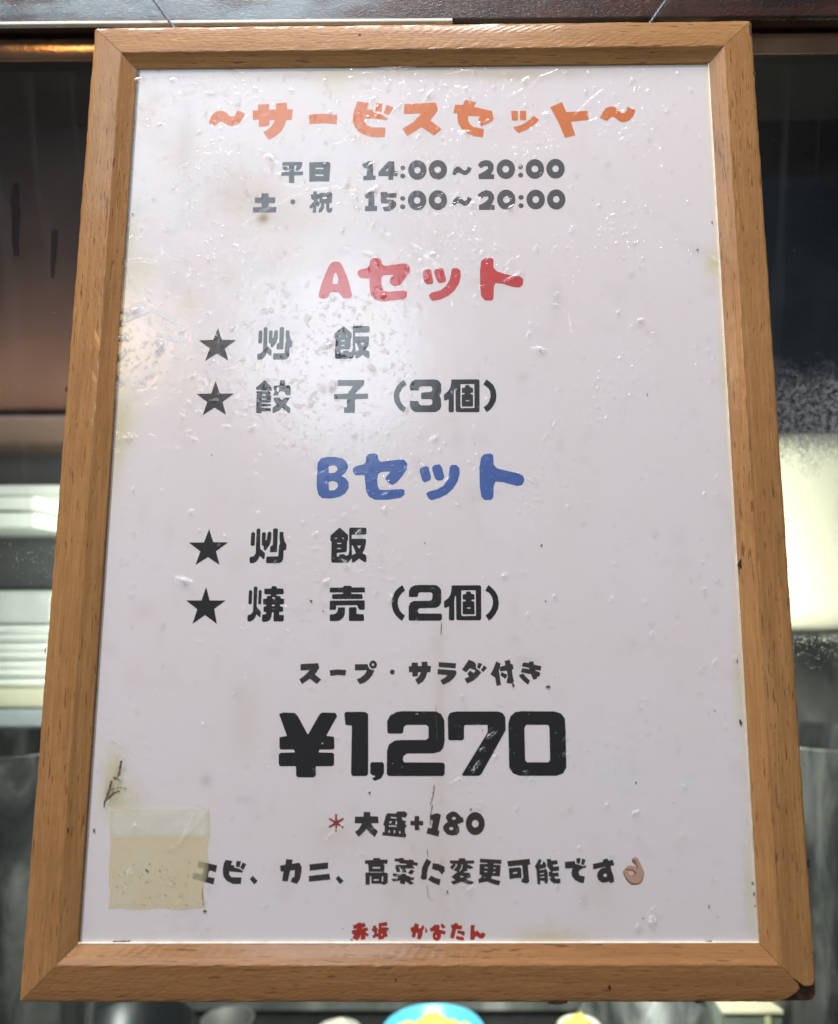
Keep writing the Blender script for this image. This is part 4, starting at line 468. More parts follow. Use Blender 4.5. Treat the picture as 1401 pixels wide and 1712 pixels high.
["de","dark",[66.92,-174.07],[[103,250,19,244,23,151,26,144,76,138,93,139,113,246,112,250],[146,240,144,239,141,229,117,130,124,125,174,108,180,115,219,213],[-25,192,-221,175,-223,169,-225,42,-219,40,-68,47,-67,42,-92,-37,-81,-115,-13,-191,73,-236,165,-250,169,-240,192,-120,183,-116,87,-96,61,-36,78,3,88,11,152,47,219,57,222,68,225,108,220,108,170,87,80,116,4,133,0,137,-11,189,-14,192]]],
["su","dark",[78.83,-174.17],[[81,248,-16,218,-17,214,-11,183,-15,179,-224,137,-226,124,-225,31,-222,28,-212,29,34,79,36,72,32,68,-61,44,-75,32,-129,-25,-147,-98,-146,-106,-124,-176,-55,-231,19,-236,106,-212,110,-215,120,-245,125,-248,204,-223,214,-218,202,-93,161,9,150,90,154,95,222,110,226,115,199,220,191,220,108,202,104,206,88,245],[18,-59,32,-58,46,-63,56,-73,61,-86,60,-97,53,-110,43,-117,28,-122,14,-121,3,-116,-6,-106,-11,-95,-10,-83,-5,-73,5,-63]]],
["hand","skin",[91.4,-174.2],[[42,282,16,268,7,261,-27,222,-29,206,-26,179,-23,173,12,152,48,121,58,86,57,78,52,79,23,92,-38,106,-120,96,-170,52,-222,-6,-225,-13,-208,-91,-167,-170,-116,-233,-49,-278,-40,-282,66,-279,120,-257,130,-250,172,-212,178,-205,201,-142,225,-44,224,-35,201,37,118,217,76,269]]],
["hand_shade","skindark",[91.37,-174.56],[[1,261,-4,259,-22,237,-23,192,13,166,59,121,79,66,83,65,100,68,102,74,77,148,43,230],[-171,75,-171,68,-161,37,-158,34,-37,23,23,-15,26,-21,6,-71,11,-72,31,-67,58,-12,59,-8,56,-5,-29,48,-143,58,-151,61],[-217,13,-219,8,-207,-73,-167,-148,-115,-216,-44,-260,-16,-261,70,-258,127,-236,178,-190,202,-124,219,-41,214,-43,205,-50,185,-126,144,-201,70,-230,-37,-226,-101,-181,-140,-139,-180,-73,-203,10,-207,13]]],
["hand_light","skinlight",[91.04,-172.34],[[58,184,39,175,36,172,55,155,60,154,85,174,79,178],[-27,-99,-76,-102,-83,-104,-85,-107,-79,-163,-28,-184,20,-169,34,-140,-12,-100]]],
["red_sign","shopred",[-24.01,-197.92],[[-9,180,-81,152,-83,140,-86,138,-157,122,-146,49,-73,58,-70,57,-69,55,-77,44,-173,21,-185,16,-173,-48,-139,-58,-137,-61,-137,-89,-168,-120,-169,-126,-58,-180,-53,-177,-11,-123,12,-67,14,-79,11,-161,15,-165,106,-155,109,-151,115,-77,154,-104,185,-56,122,-22,115,0,115,5,169,22,148,80,37,59,32,59,28,63,31,67,111,96,96,164,4,162,-5,180]]],
["slope","shopred",[-15.83,-197.66],[[152,175,-27,145,-29,136,-24,26,-49,13,-51,17,-43,53,-46,55,-70,59,-78,100,-83,101,-142,101,-142,53,-171,37,-168,-1,-164,-8,-124,-13,-115,-73,-117,-75,-151,-89,-146,-141,-95,-138,-77,-118,-31,-118,-29,-121,-28,-172,-25,-175,71,-162,109,-122,171,-108,147,-49,159,38,145,68,140,70,33,69,30,72,30,86,37,88,125,93,158,98,156,154],[-57,4,-39,4,-36,3,-39,-47,-42,-51,-54,-51,-57,-50],[33,-56,50,-58,55,-60,56,-95,54,-98,32,-91]]],
["ga","shopred",[0.62,-197.95],[[-92,161,-106,93,-181,77,-163,-7,-141,-20,-138,-23,-154,-107,-84,-123,-59,-27,-55,-25,-30,-28,-27,-30,-27,-40,-39,-141,24,-161,67,-96,81,6,80,13,74,23,77,26,103,33,109,99,92,125,87,130,43,79,52,59,-12,65,-14,68,-3,138],[131,95,131,-33,133,-36,181,6]]],
["o","shopred",[8.55,-198.23],[[92,174,59,141,58,137,61,131,87,79,136,75,158,92,163,100],[-64,151,-106,107,-171,71,-153,13,-67,24,-107,-28,-110,-95,-85,-147,-20,-174,29,-154,64,-103,72,-29,143,-54,171,17,168,19,23,52,43,92,26,147,22,148,-28,139],[-33,-57,-28,-58,-22,-64,-17,-80,-21,-97,-27,-103,-30,-105,-35,-104,-41,-99,-46,-87,-43,-67,-40,-61]]],
["ta","shopred",[16.79,-198.15],[[-64,171,-74,144,-121,148,-127,145,-137,82,-116,69,-113,65,-155,-111,-80,-131,-76,-128,-27,52,-22,54,85,45,102,118,98,122,19,131,16,134,5,171],[1,31,-2,23,-4,-26,67,-40,127,-81,155,-47,152,10],[-19,-73,-36,-135,39,-159,141,-171,130,-96,57,-95]]],
["n","shopred",[25.35,-198.39],[[-71,146,-134,144,-150,141,-164,-145,-76,-146,-54,-81,-26,-68,19,-101,66,-123,124,-101,164,-34,105,7,99,8,75,-20,40,-13,-3,36,-67,24,-77,81,-57,144]]]]'''
GL = json.loads(GLYPHS)
for gi, (nm_, colr, ctr, cs) in enumerate(GL):
    cu = bpy.data.curves.new('outline', 'CURVE'); cu.dimensions = '2D'; cu.fill_mode = 'BOTH'
    for c in cs:
        n = len(c)//2; sp = cu.splines.new('POLY'); sp.points.add(n-1); sp.use_cyclic_u = True
        for i in range(n): sp.points[i].co = (c[2*i]*.02*MM, c[2*i+1]*.02*MM, 0, 1)
    tmp = bpy.data.objects.new('outline', cu); C.objects.link(tmp)
    dg = bpy.context.evaluated_depsgraph_get(); me = bpy.data.meshes.new_from_object(tmp.evaluated_get(dg))
    bpy.data.objects.remove(tmp); bpy.data.curves.remove(cu)
    zz = {'skin': .05, 'skindark': .07, 'skinlight': .09}.get(colr, .05)
    me.transform(Matrix.Translation(W(ctr[0], ctr[1], zz)) @ Matrix.Rotation(math.radians(90), 4, 'X'))
    me.transform(S0); me.name = 'printed_character'; me.materials.clear()
    o = link('printed_hand_symbol' if colr.startswith('skin') else 'printed_character', me, INK[colr], paper)

# adhesive tape square, its upper band lifted and creased
tp = [lay(184, 1352, .2), lay(352, 1350, .2), lay(344, 1520, .2), lay(181, 1520, .2)]
n = 60; S_, T_ = np.meshgrid(np.linspace(0, 1, n), np.linspace(0, 1, n))
TX = (1-T_)*((1-S_)*tp[0][0]+S_*tp[1][0])+T_*((1-S_)*tp[3][0]+S_*tp[2][0])
TY = (1-T_)*((1-S_)*tp[0][1]+S_*tp[1][1])+T_*((1-S_)*tp[3][1]+S_*tp[2][1])
TX = TX+np.where(S_ > .97, -1.2*np.maximum(0, np.sin(T_*9))*(T_ > .5), 0)
TZ = .13+.22*np.clip(1-T_/.27, 0, 1)+.12*np.exp(-((S_-1.0+T_*.9-.02)/.03)**2)*(T_ < .45)+.01*np.sin(S_*9+T_*5)
TX = TX+.35*np.sin(T_*17+S_*4)*(S_ > .9)*S_-.3*np.sin(T_*13)*(S_ < .05); TY = TY+.3*np.sin(S_*15)*(T_ > .95)
tm = grid_mesh('tape', TX, TY, np.minimum(TZ, .36))
ed = np.clip(np.minimum(np.minimum(S_, 1-S_), np.minimum(T_, 1-T_))/.055, 0, 1).astype(np.float32)
ta = tm.attributes.new('cover', 'FLOAT', 'POINT'); ta.data.foreach_set('value', (.35+.65*ed).reshape(-1))
spart('adhesive_tape', tm, M_TAPE)

# clear film over the sheet, with bubbles, dents and ridges
stp = .55
gx = np.arange(-HW-.5, HW+.51, stp); gy = np.arange(-HH-.5, HH+.51, stp)
FX, FY = np.meshgrid(gx, gy); FZ = np.full(FX.shape, .62)
def smooth_noise(sh, cells, amp):
    a = rng.normal(size=(cells[1]+3, cells[0]+3)); y = np.linspace(0, cells[1]+1.99, sh[0]); x = np.linspace(0, cells[0]+1.99, sh[1])
    yi = y.astype(int); xi = x.astype(int); fy = y-yi; fx = x-xi; fy = fy*fy*(3-2*fy); fx = fx*fx*(3-2*fx)
    A = a[yi][:, xi]; B = a[yi][:, xi+1]; Cc = a[yi+1][:, xi]; Dd = a[yi+1][:, xi+1]
    return amp*((A*(1-fx)+B*fx)*(1-fy)[:, None]+(Cc*(1-fx)+Dd*fx)*fy[:, None])
FZ += smooth_noise(FX.shape, (9, 13), .035)+smooth_noise(FX.shape, (30, 42), .010)
def bump(x, y, rx, ry, ang, h):
    R_ = 3.2*max(rx, ry); i0, i1 = np.searchsorted(gy, (y-R_, y+R_)); j0, j1 = np.searchsorted(gx, (x-R_, x+R_))
    if i1 <= i0 or j1 <= j0: return
    u = FX[i0:i1, j0:j1]-x; v = FY[i0:i1, j0:j1]-y; c, s = math.cos(ang), math.sin(ang)
    FZ[i0:i1, j0:j1] += h*np.exp(-(((u*c+v*s)/rx)**2+((-u*s+v*c)/ry)**2))
def ridge(pts, w, h, jit=.3):
    P = [lay(*p) for p in pts]
    for (a, b) in zip(P, P[1:]):
        L = math.dist(a, b); k = max(1, int(L/.45)); ang = math.atan2(b[1]-a[1], b[0]-a[0])
        for i in range(k):
            t_ = i/k
            bump(a[0]+(b[0]-a[0])*t_+random.gauss(0, .06), a[1]+(b[1]-a[1])*t_+random.gauss(0, .06), .5, w, ang, h*random.uniform(1-jit, 1)*.6)
RIDGES = [([(405, 378), (440, 352), (480, 332), (520, 316), (560, 312), (600, 318)], .4, .3), ([(205, 438), (235, 434), (262, 439)], .35, .25), ([(515, 108), (560, 112), (600, 106), (650, 114), (700, 112)], .5, .3),
 ([(620, 135), (612, 175)], .3, .22), ([(960, 195), (985, 170), (1010, 150)], .4, .3), ([(885, 150), (905, 128)], .35, .25), ([(1032, 236), (1066, 224)], .35, .3), ([(985, 205), (1002, 198)], .35, .3), ([(850, 165), (875, 150)], .35, .25),
 ([(545, 1402), (560, 1390), (576, 1378)], .4, .35), ([(1086, 1521), (1098, 1515)], .35, .4), ([(815, 1232), (830, 1222)], .45, .4), ([(802, 1255), (812, 1249)], .45, .4), ([(790, 1290), (802, 1272)], .45, .4), ([(752, 1310), (775, 1298)], .4, .35),
 ([(845, 470), (870, 458)], .5, .45), ([(850, 440), (860, 432)], .4, .35), ([(885, 540), (905, 545)], .4, .35), ([(952, 525), (958, 560)], .35, .22), ([(720, 425), (728, 440), (740, 452)], .4, .3), ([(708, 452), (715, 468)], .4, .4),
 ([(1192, 805), (1200, 790)], .35, .3), ([(1190, 1112), (1200, 1098)], .4, .35), ([(535, 1382), (548, 1368)], .3, .2), ([(660, 1470), (675, 1452)], .35, .3), ([(745, 1330), (800, 1338), (870, 1356)], .3, .16), ([(965, 1500), (980, 1525)], .3, .2),
 ([(330, 1352), (300, 1412)], .4, .3), ([(200, 1300), (195, 1330), (178, 1345)], .5, .35), ([(230, 1330), (205, 1335)], .4, .3), ([(340, 165), (345, 205)], .4, .25), ([(300, 160), (360, 150)], .35, .22), ([(270, 180), (300, 172)], .35, .22), ([(262, 270), (290, 262)], .4, .3),
 ([(380, 118), (410, 128)], .35, .25), ([(1060, 130), (1090, 122)], .35, .25), ([(740, 128), (790, 118)], .3, .2), ([(745, 935), (742, 990)], .4, .2), ([(740, 1010), (733, 1150), (730, 1290), (722, 1400), (712, 1440), (716, 1575)], .5, .10), ([(262, 560), (300, 572)], .35, .2), ([(205, 540), (255, 520), (300, 545)], .35, .22),
 ([(560, 240), (590, 232), (610, 222)], .35, .25), ([(700, 180), (730, 176)], .3, .2), ([(690, 250), (712, 232)], .3, .22), ([(905, 130), (935, 118)], .35, .25), ([(560, 200), (580, 215)], .3, .2), ([(460, 290), (490, 282)], .35, .25), ([(470, 305), (500, 312), (515, 300)], .35, .25), ([(1200, 440), (1185, 425)], .4, .4)]
for a in RIDGES: ridge(*a)
for (x, y, r, e, an, h) in BUB: bump(x, y, r*e, r, an, h)
for k in range(170):                       # crinkled patch under the lamp reflection
    x, y = lay(random.gauss(520, 75), random.gauss(605, 60)); bump(x, y, random.uniform(.35, .9), .4, random.uniform(0, 3), random.uniform(-.09, .10))
FZ = np.clip(FZ, .42, 1.5)
fm = grid_mesh('film', FX, FY, FZ)
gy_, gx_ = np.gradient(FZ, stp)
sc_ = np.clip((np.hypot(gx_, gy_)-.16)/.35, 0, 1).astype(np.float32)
fa = fm.attributes.new('glint_white', 'FLOAT', 'POINT'); fa.data.foreach_set('value', sc_.reshape(-1))
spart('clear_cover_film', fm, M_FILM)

# dirt caught under the film
t_ = []
def blob(px, py, rx, ry, ang=0, z=.30):
    x, y = lay(px, py); k = .245; n = 9; P = []
    for i in range(n):
        a = 2*math.pi*i/n; r = random.uniform(.6, 1.15); u, v = rx*k*r*math.cos(a), ry*k*r*math.sin(a)
        P.append((x+u*math.cos(ang)-v*math.sin(ang), y+u*math.sin(ang)+v*math.cos(ang)))
    t_.append((P, z))
def streak(pts, w):
    for (a, b) in zip(pts, pts[1:]):
        L = math.dist(a, b); k = max(1, int(L/3.2))
        for i in range(k):
            f = (i+.5)/k; blob(a[0]+(b[0]-a[0])*f, a[1]+(b[1]-a[1])*f, 2.6, w*random.uniform(.5, 1.2), math.atan2(-(b[1]-a[1]), b[0]-a[0]), .30+.001*len(t_) % .04)
streak([(203, 1272), (199, 1295), (196, 1303)], 2.0); streak([(187, 1305), (183, 1320), (176, 1338), (174, 1349)], 1.9); streak([(176, 1338), (190, 1326), (200, 1322)], 2.0)
streak([(190, 1300), (203, 1301)], 2.0); streak([(184, 1320), (200, 1316), (212, 1318)], .8)
streak([(726, 1312), (724, 1330), (719, 1345)], 1.0); streak([(723, 1346), (719, 1365), (720, 1378)], .9); streak([(714, 1420), (715, 1432)], .8); streak([(714, 1480), (716, 1500)], .6); streak([(738, 1040), (737, 1060)], .9); streak([(729, 1180), (731, 1240)], .45)
streak([(190, 1574), (218, 1573)], 1.6); streak([(1178, 1575), (1190, 1573)], 2.2)
for a in [(1166, 418, 2.2, 2), (748, 1490, 2, 2.5), (1082, 660, 1.5, 1.5), (912, 1005, 1.5, 1.5), (710, 908, 1.6, 1.6), (520, 1005, 2, 3, .7), (540, 1022, 1.3, 2), (858, 1145, 2.2, 4), (916, 1148, 4, 3), (1258, 1476, 2.5, 2.5), (1260, 1494, 2, 4), (1262, 1514, 1.6, 1.6), (246, 1455, 4, 1.5, -.7), (343, 1523, 4, 2.5), (787, 1353, 2.4, 1.6, .8), (158, 1388, 1.8, 4), (618, 1325, 2.2, 2.2), (1190, 372, 2, 2), (1238, 1208, 3, 6), (1232, 1105, 1.6, 3), (1195, 1188, 1.5, 1.5), (1063, 1308, 1.6, 1.6), (1185, 1515, 1.2, 3), (1075, 1535, 1.2, 2), (702, 1385, 1, 1), (588, 1570, 3, 1.4), (648, 1552, 3, 2), (627, 1554, 2, 1.5), (905, 912, 3, 1.5, .8), (198, 330, 2, 5), (222, 358, 3, 2)]: blob(*a)
for k in range(40): blob(random.uniform(190, 330), random.uniform(1440, 1520), random.uniform(.5, 1.2), random.uniform(.5, 1.3))
for k in range(30): blob(random.uniform(190, 1240), random.uniform(130, 1560), random.uniform(.5, 1.1), random.uniform(.5, 1.4))
vs = []; fs = []
for i, (P, z) in enumerate(t_):
    b = len(vs); zz = .30+.0006*(i % 90); vs += [W(x, y, zz) for x, y in P]; fs.append(tuple(range(b, b+len(P))))
tag(spart('dirt_specks', mesh('dirt', vs, fs), simple('grime', (.13, .10, .065), .7, var=.6, scale=800)), kind='stuff')

# nicks in the wood
def nick(pts, z):
    P = [lay(px, py, z) for px, py in pts]
    vs = [W(x, y, z+.05) for x, y in P]; return mesh('nick', vs, [tuple(range(len(P)))])
for pts, z in [([(1242, 40), (1250, 38), (1255, 44), (1257, 58), (1252, 60), (1250, 50), (1244, 47)], 3.3), ([(915, 1678), (918, 1668), (926, 1664), (932, 1668), (950, 1672), (948, 1677), (932, 1680)], 3.05), ([(1232, 945), (1238, 934), (1245, 936), (1247, 947), (1240, 951)], 1.55), ([(1296, 1508), (1300, 1488), (1304, 1507), (1301, 1510)], 4.25), ([(1113, 1617), (1117, 1616), (1119, 1624), (1115, 1627)], 4.25),
   ([(1016, 1648), (1020, 1646), (1022, 1653), (1017, 1655)], 3.9), ([(1160, 1674), (1170, 1671), (1178, 1675), (1165, 1677)], 3.2), ([(108, 652), (112, 644), (113, 652), (109, 656)], 3.15), ([(600, 56), (604, 58), (601, 66), (598, 64)], 3.9), ([(74, 1088), (77, 1082), (76, 1094)], 3.0), ([(1255, 120), (1262, 118), (1264, 126), (1258, 127)], 3.2),
   ([(150, 770), (152, 765), (153, 776), (151, 778)], 4.25), ([(150, 782), (153, 780), (152, 790)], 4.25), ([(660, 1640), (664, 1620), (667, 1622), (662, 1642)], 4.1), ([(1348, 1440), (1353, 1436), (1354, 1452), (1350, 1450)], 3.2), ([(105, 1375), (108, 1372), (109, 1380)], 4.0), ([(111, 1386), (115, 1384), (114, 1394)], 4.0)]:
    spart('dark_nick', nick(pts, z), M_CHIP)

# the two cords it hangs on
for (xa, ya), (xb, yb) in (((258, 0), (288, 42)), ((1114, 0), (1087, 38))):
    p0 = lay(xb, yb, -5); p1 = lay(xa, ya, -5); d = (p1[0]-p0[0], p1[1]-p0[1])
    pts = [(p0[0]+d[0]*k, p0[1]+d[1]*k, -5) for k in [-.35+.12*i for i in range(38)]]
    o = spart('hanging_cord', tube_mesh('cord', pts, .55, 8), M_WIRE)
    # twisted strand round it
    L = math.hypot(*d); ux, uy = d[0]/L, d[1]/L; q = []
    for i in range(330):
        s_ = -.35*L+i*.17; a = s_*2.2; q.append((p0[0]+ux*s_-uy*.5*math.cos(a), p0[1]+uy*s_+ux*.5*math.cos(a), -5+.5*math.sin(a)))
    link('strand', tube_mesh('strand', q, .33, 5), M_WIRE, o).data.transform(S0)

# ---------------------------------------------------------------- what is round the sign
t = NT('greasy_beam')
v = t.coords((1, 1, 1))
c = t.ramp(t.noise(t.coords((12, 90, 160)), 1.2, 6, .65, .5), [(.3, (.02, .007, .005)), (.5, (.055, .017, .010)), (.62, (.045, .018, .013)), (.8, (.11, .036, .02))])
c = t.mix(t.ramp(t.noise(t.coords((25, 70, 70)), 1.0, 5, .7), [(.5, 0), (.62, .85)]), c, (.012, .009, .009))
b1 = t.noise(t.coords((420, 420, 900)), 1.0, 3, .7); b2 = t.noise(v, 90, 3)
nm = t.bump(t.math('ADD', b1, t.math('MULTIPLY', b2, .8)), 1.0, .0005)
sh = t.bsdf(c, .3, 0, nm, Specular_IOR_Level=.4, Coat_Weight=1.0, Coat_Roughness=.15, Coat_IOR=2.0)
t.l(t.ramp(t.noise(t.coords((16, 60, 60)), 1.0, 6, .7), [(.36, .12), (.56, 1)]), sh.node.inputs['Coat Weight'])
M_BEAM = t.done(sh)
M_TRIM = simple('highlight_trim', (.80, .78, .70), .3, 0, var=.1, scale=60, bump=.0003, bscale=400)
M_RAIL = simple('bronze_anodised_rail', (.36, .24, .16), .16, .7, var=.35, scale=30, bump=.0002, bscale=300)
M_BLACK = simple('black_gap', (.008, .008, .009), .6, var=.5)
M_TAR = simple('burnt_tar', (.006, .005, .004), .5, var=.4)
E0 = Matrix.Rotation(math.radians(.2), 4, 'Y')
beam = link('wooden_beam', box_mesh('beam', -900, 900, 239.2, 420, -22, -12, .8), M_BEAM)
beam.rotation_euler[1] = math.radians(.2)
tag(beam, 'dark red brown greasy wooden beam above the framed menu', 'beam')
tr_ = link('trim_strip', box_mesh('trim', -900, 14, 237.3, 239.1, -14, -11.2, .3), M_TRIM)  # pale colour and cut length paint the highlight on the lower edge
tr_.rotation_euler[1] = math.radians(.2)
tag(tr_, 'thin trim strip, pale as a painted highlight, along the underside of the beam, upper left', 'trim')
so = link('soffit', box_mesh('soffit', -900, 900, 285, 340, -170, -34), M_BLACK); tag(so, kind='structure')
# window head rail behind the beam
rl = empty('window_rail', (0, 232, -26), 'brown metal rail holding the top of the glass, under the beam', 'rail')
def part(root, name, me, mat, org, **kw):
    o = link(name, me, mat, root); return tag(o, **kw) if kw else o
o = part(rl, 'upper_band', box_mesh('u', -900, 900, 238.5-232, 258-232, -6, -.3, .4), simple('dark_bronze', (.05, .032, .022), .5, .3, var=.5, scale=50, bump=.0003), None)
o = part(rl, 'lower_band', box_mesh('l', -900, 900, 228.3-232, 238.6-232, -2, 2.2, .5), M_RAIL, None)
rl.rotation_euler = (math.radians(13.5), math.radians(.2), 0)
vs = []
for (cx_, cy_, rx_, ry_) in ((92, 70, 15, 16), (75, 62, 12, 8), (110, 73, 12, 5), (98, 57, 14, 8), (32, 80, 9, 2.5)):
    vs.append([lay(cx_+rx_*random.uniform(.7, 1.15)*math.cos(a), cy_+ry_*random.uniform(.7, 1.15)*math.sin(a), -29.0) for a in np.linspace(0, 2*math.pi, 14, endpoint=False)])
V = []; Fc = []
for i, P in enumerate(vs):
    b = len(V); V += [W(x, y-232, 2.2+.05*i) for x, y in P]; Fc.append(tuple(range(b, b+len(P))))
part(rl, 'tar_stain', mesh('tar', V, Fc), M_TAR, None)

# glass pane, leaning a little towards the viewer at its top
t = NT('greasy_glass')
v = t.coords()
sx = t.n('ShaderNodeSeparateXYZ'); t.l(v, sx.inputs[0])
fr = two_sided_fresnel(t, 1.45)
nm = t.bump(t.noise(v, 14, 3), 1.0, .0006); t.l(nm, fr.inputs['Normal'])
gl = t.n('ShaderNodeBsdfGlossy'); gl.inputs['Roughness'].default_value = .08; t.l(nm, gl.inputs['Normal'])
tr = t.n('ShaderNodeBsdfTransparent'); tr.inputs['Color'].default_value = (.93, .96, .95, 1)
ms = t.n('ShaderNodeMixShader'); t.l(fr.outputs[0], ms.inputs[0]); t.l(tr.outputs[0], ms.inputs[1]); t.l(gl.outputs[0], ms.inputs[2])
df = t.n('ShaderNodeBsdfDiffuse'); df.inputs['Color'].default_value = (.42, .43, .43, 1)
speck = t.ramp(t.noise(v, 620, 2, .5), [(.735, 0), (.77, .6)])
film_ = t.math('ADD', t.ramp(t.noise(v, 30, 5, .65), [(.42, .0), (.80, .04)]), t.ramp(t.noise(t.coords((95, 95, 5)), 1.0, 3, .5), [(.56, .0), (.75, .07)]))
mist = t.math('MULTIPLY', t.ramp(t.noise(v, 330, 4, .75), [(.40, 0), (.58, .65)]), t.math('MULTIPLY', t.math('GREATER_THAN', sx.outputs[0], .12),
       t.math('MAXIMUM', t.math('SMOOTH_MIN', 1, t.math('MULTIPLY', t.math('SUBTRACT', .034, t.math('ABSOLUTE', t.math('SUBTRACT', t.math('ADD', sx.outputs[2], t.math('MULTIPLY', t.math('SUBTRACT', t.noise(v, 75, 5, .7), .5), .05)), .046))), 40.), .0), 0)))
drk = t.math('ADD', t.math('ADD', speck, film_), t.math('MULTIPLY', mist, 1.3))
m2 = t.n('ShaderNodeMixShader'); t.l(drk, m2.inputs[0]); t.l(ms.outputs[0], m2.inputs[1]); t.l(df.outputs[0], m2.inputs[2])
M_GLASS = t.done(m2.outputs[0])
t = NT('glass_rear_face'); tr = t.n('ShaderNodeBsdfTransparent'); tr.inputs['Color'].default_value = (.95, .97, .96, 1); M_GLASS_B = t.done(tr.outputs[0])
TILT = math.radians(17)
pane = empty('glass_pane', (0, 0, -100), 'greasy window pane with water drops behind the framed menu', 'window glass')
pane.rotation_euler[0] = TILT
part(pane, 'glass', mesh('glass', [W(-900, -420, 0), W(900, -420, 0), W(900, 236, 0), W(-900, 236, 0)], [(0, 1, 2, 3)]), M_GLASS, None)
part(pane, 'glass_back', mesh('glassb', [W(-900, -420, -4), W(900, -420, -4), W(900, 236, -4), W(-900, 236, -4)], [(0, 1, 2, 3)]), None, None).data.materials.append(M_GLASS_B)
M_DROP = NT('water_drop'); g_ = M_DROP.n('ShaderNodeBsdfGlass', i_Roughness=.0, i_IOR=1.33); M_DROP = M_DROP.done(g_.outputs[0])
def on_pane(px, py):                    # point of the pane seen at a place in the photograph (pane coordinates, mm)
    d = [(px-700.5-PPX)/F_PX*RIGHT[k]+(py-856-PPY)/F_PX*DOWN[k]+FWD[k] for k in range(3)]
    n_ = (0, -math.sin(TILT), math.cos(TILT)); q0 = (0, 0, -100)
    k = sum(n_[i]*(q0[i]-CAMP[i]) for i in range(3))/sum(n_[i]*d[i] for i in range(3))
    p = [CAMP[i]+k*d[i]-q0[i] for i in range(3)]
    return p[0], p[1]/math.cos(TILT)
def drops(lst):
    V = []; Fc = []
    for (x, y, r, e) in lst:
        b = len(V); ns, nr = 8, 3
        V.append(W(x, y, r*.55))
        for i in range(1, nr+1):
            a = i/nr*math.pi/2
            for k in range(ns):
                th = 2*math.pi*k/ns; V.append(W(x+r*math.sin(a)*math.cos(th), y+r*e*math.sin(a)*math.sin(th)-(r*.2 if math.sin(th) < 0 else 0), .02+r*.55*math.cos(a)))
        for k in range(ns): Fc.append((b, b+1+k, b+1+(k+1) % ns))
        for i in range(nr-1):
            for k in range(ns):
                p = b+1+i*ns; Fc.append((p+k, p+ns+k, p+ns+(k+1) % ns, p+(k+1) % ns))
    return mesh('drops', V, Fc, True)
L_ = []
for k in range(260):
    px = random.uniform(1285, 1401); py = random.gauss(655, 38); x, y = on_pane(px, py); L_.append((x, y, min(1.1, .22*math.exp(random.gauss(.1, .5))), random.uniform(.8, 1.2)))
for (px, py, r) in ((1366, 649, 1.1), (1384, 658, 1.3), (1398, 660, 1.0), (1343, 655, .8), (1334, 660, .6), (1368, 622, .5), (1362, 633, .5), (1310, 666, .7), (1330, 683, .7)):
    x, y = on_pane(px, py); L_.append((x, y, r, .75))
for k in range(200):
    x, y = on_pane(random.uniform(1320, 1401), 1062+abs(random.gauss(0, 28))); L_.append((x, y, min(.6, .2*math.exp(random.gauss(0, .4))), 1))
for k in range(130):
    x, y = on_pane(random.uniform(0, 95), random.gauss(940, 32)); L_.append((x, y, min(.55, .17*math.exp(random.gauss(0, .4))), 1))
for k in range(420):
    x, y = on_pane(random.choice((random.uniform(0, 150), random.uniform(1270, 1401))), random.uniform(150, 1700)); L_.append((x, y, random.uniform(.08, .22), 1))
tag(part(pane, 'water_drops', drops(L_), M_DROP, None), kind='stuff')
M_SMEAR = NT('smear'); a_ = M_SMEAR.n('ShaderNodeBsdfTransparent'); b_2 = M_SMEAR.n('ShaderNodeBsdfDiffuse'); b_2.inputs[0].default_value = (.02, .02, .025, 1); c_ = M_SMEAR.n('ShaderNodeMixShader', i_0=.6)
M_SMEAR.l(a_.outputs[0], c_.inputs[1]); M_SMEAR.l(b_2.outputs[0], c_.inputs[2]); M_SMEAR = M_SMEAR.done(c_.outputs[0])
for pts in ([(28, 306, 5), (25, 330, 6.5), (27, 360, 7), (26, 400, 6), (28, 428, 5)], [(92, 384, 5), (91, 410, 5.5), (89, 440, 5), (88, 465, 3)]):
    P = [on_pane(px-w, py) for px, py, w in pts]+[on_pane(px+w*random.uniform(.8, 1.1), py) for px, py, w in pts[::-1]]
    part(pane, 'dark_smear', mesh('smear', [W(x, y, .15) for x, y in P], [tuple(range(len(P)))]), M_SMEAR, None)

# kitchen behind the glass
def at(px, py, z): return lay(px, py, z)
def kbox(px0, py0, px1, py1, z, depth):      # extents in mm of a box whose front face shows between these places
    a = at(px0, py0, z); b = at(px1, py1, z); return a[0], b[0], b[1], a[1]
def structure(name, me, mat): return tag(link(name, me, mat), kind='structure')
structure('kitchen_wall', box_mesh('kw', -1500, 1500, -700, 1100, -1000, -960), simple('dark_navy_wall', (.012, .021, .036), .5, var=.5, scale=4))
structure('counter', box_mesh('ct', -1500, 1500, -520, -482, -960, -110), simple('dark_steel_counter', (.05, .052, .052), .25, .6, var=.4, scale=12))
structure('kitchen_ceiling', box_mesh('kc', -1500, 1500, 700, 720, -960, -140), M_BLACK)
def thing(name, px0, py0, px1, py1, z, dep, mat, label, cat, bev=2, ext=(0, 0), group=None, seg=4):
    x0, x1, y0, y1 = kbox(px0, py0, px1, py1, z, dep); x0 -= ext[0]; x1 += ext[1]
    cx_ = (x0+x1)/2
    o = link(name, box_mesh(name, x0, x1, y0, y1, z-dep, z, bev, seg, org=(cx_, y0, z-dep/2)), mat); o.location = W(cx_, y0, z-dep/2)
    return tag(o, label, cat, group)
M_WHITE = simple('white_enamel', (.72, .76, .72), .6, var=.08, scale=20)
M_PALE = simple('frosted_plastic', (.42, .45, .43), .4, var=.2, scale=25)
M_CREAM = simple('cream_reflection', (.86, .84, .66), .5, var=.05, scale=12)
M_BROWN = simple('brown_cardboard', (.28, .165, .095), .6, var=.12, scale=10)
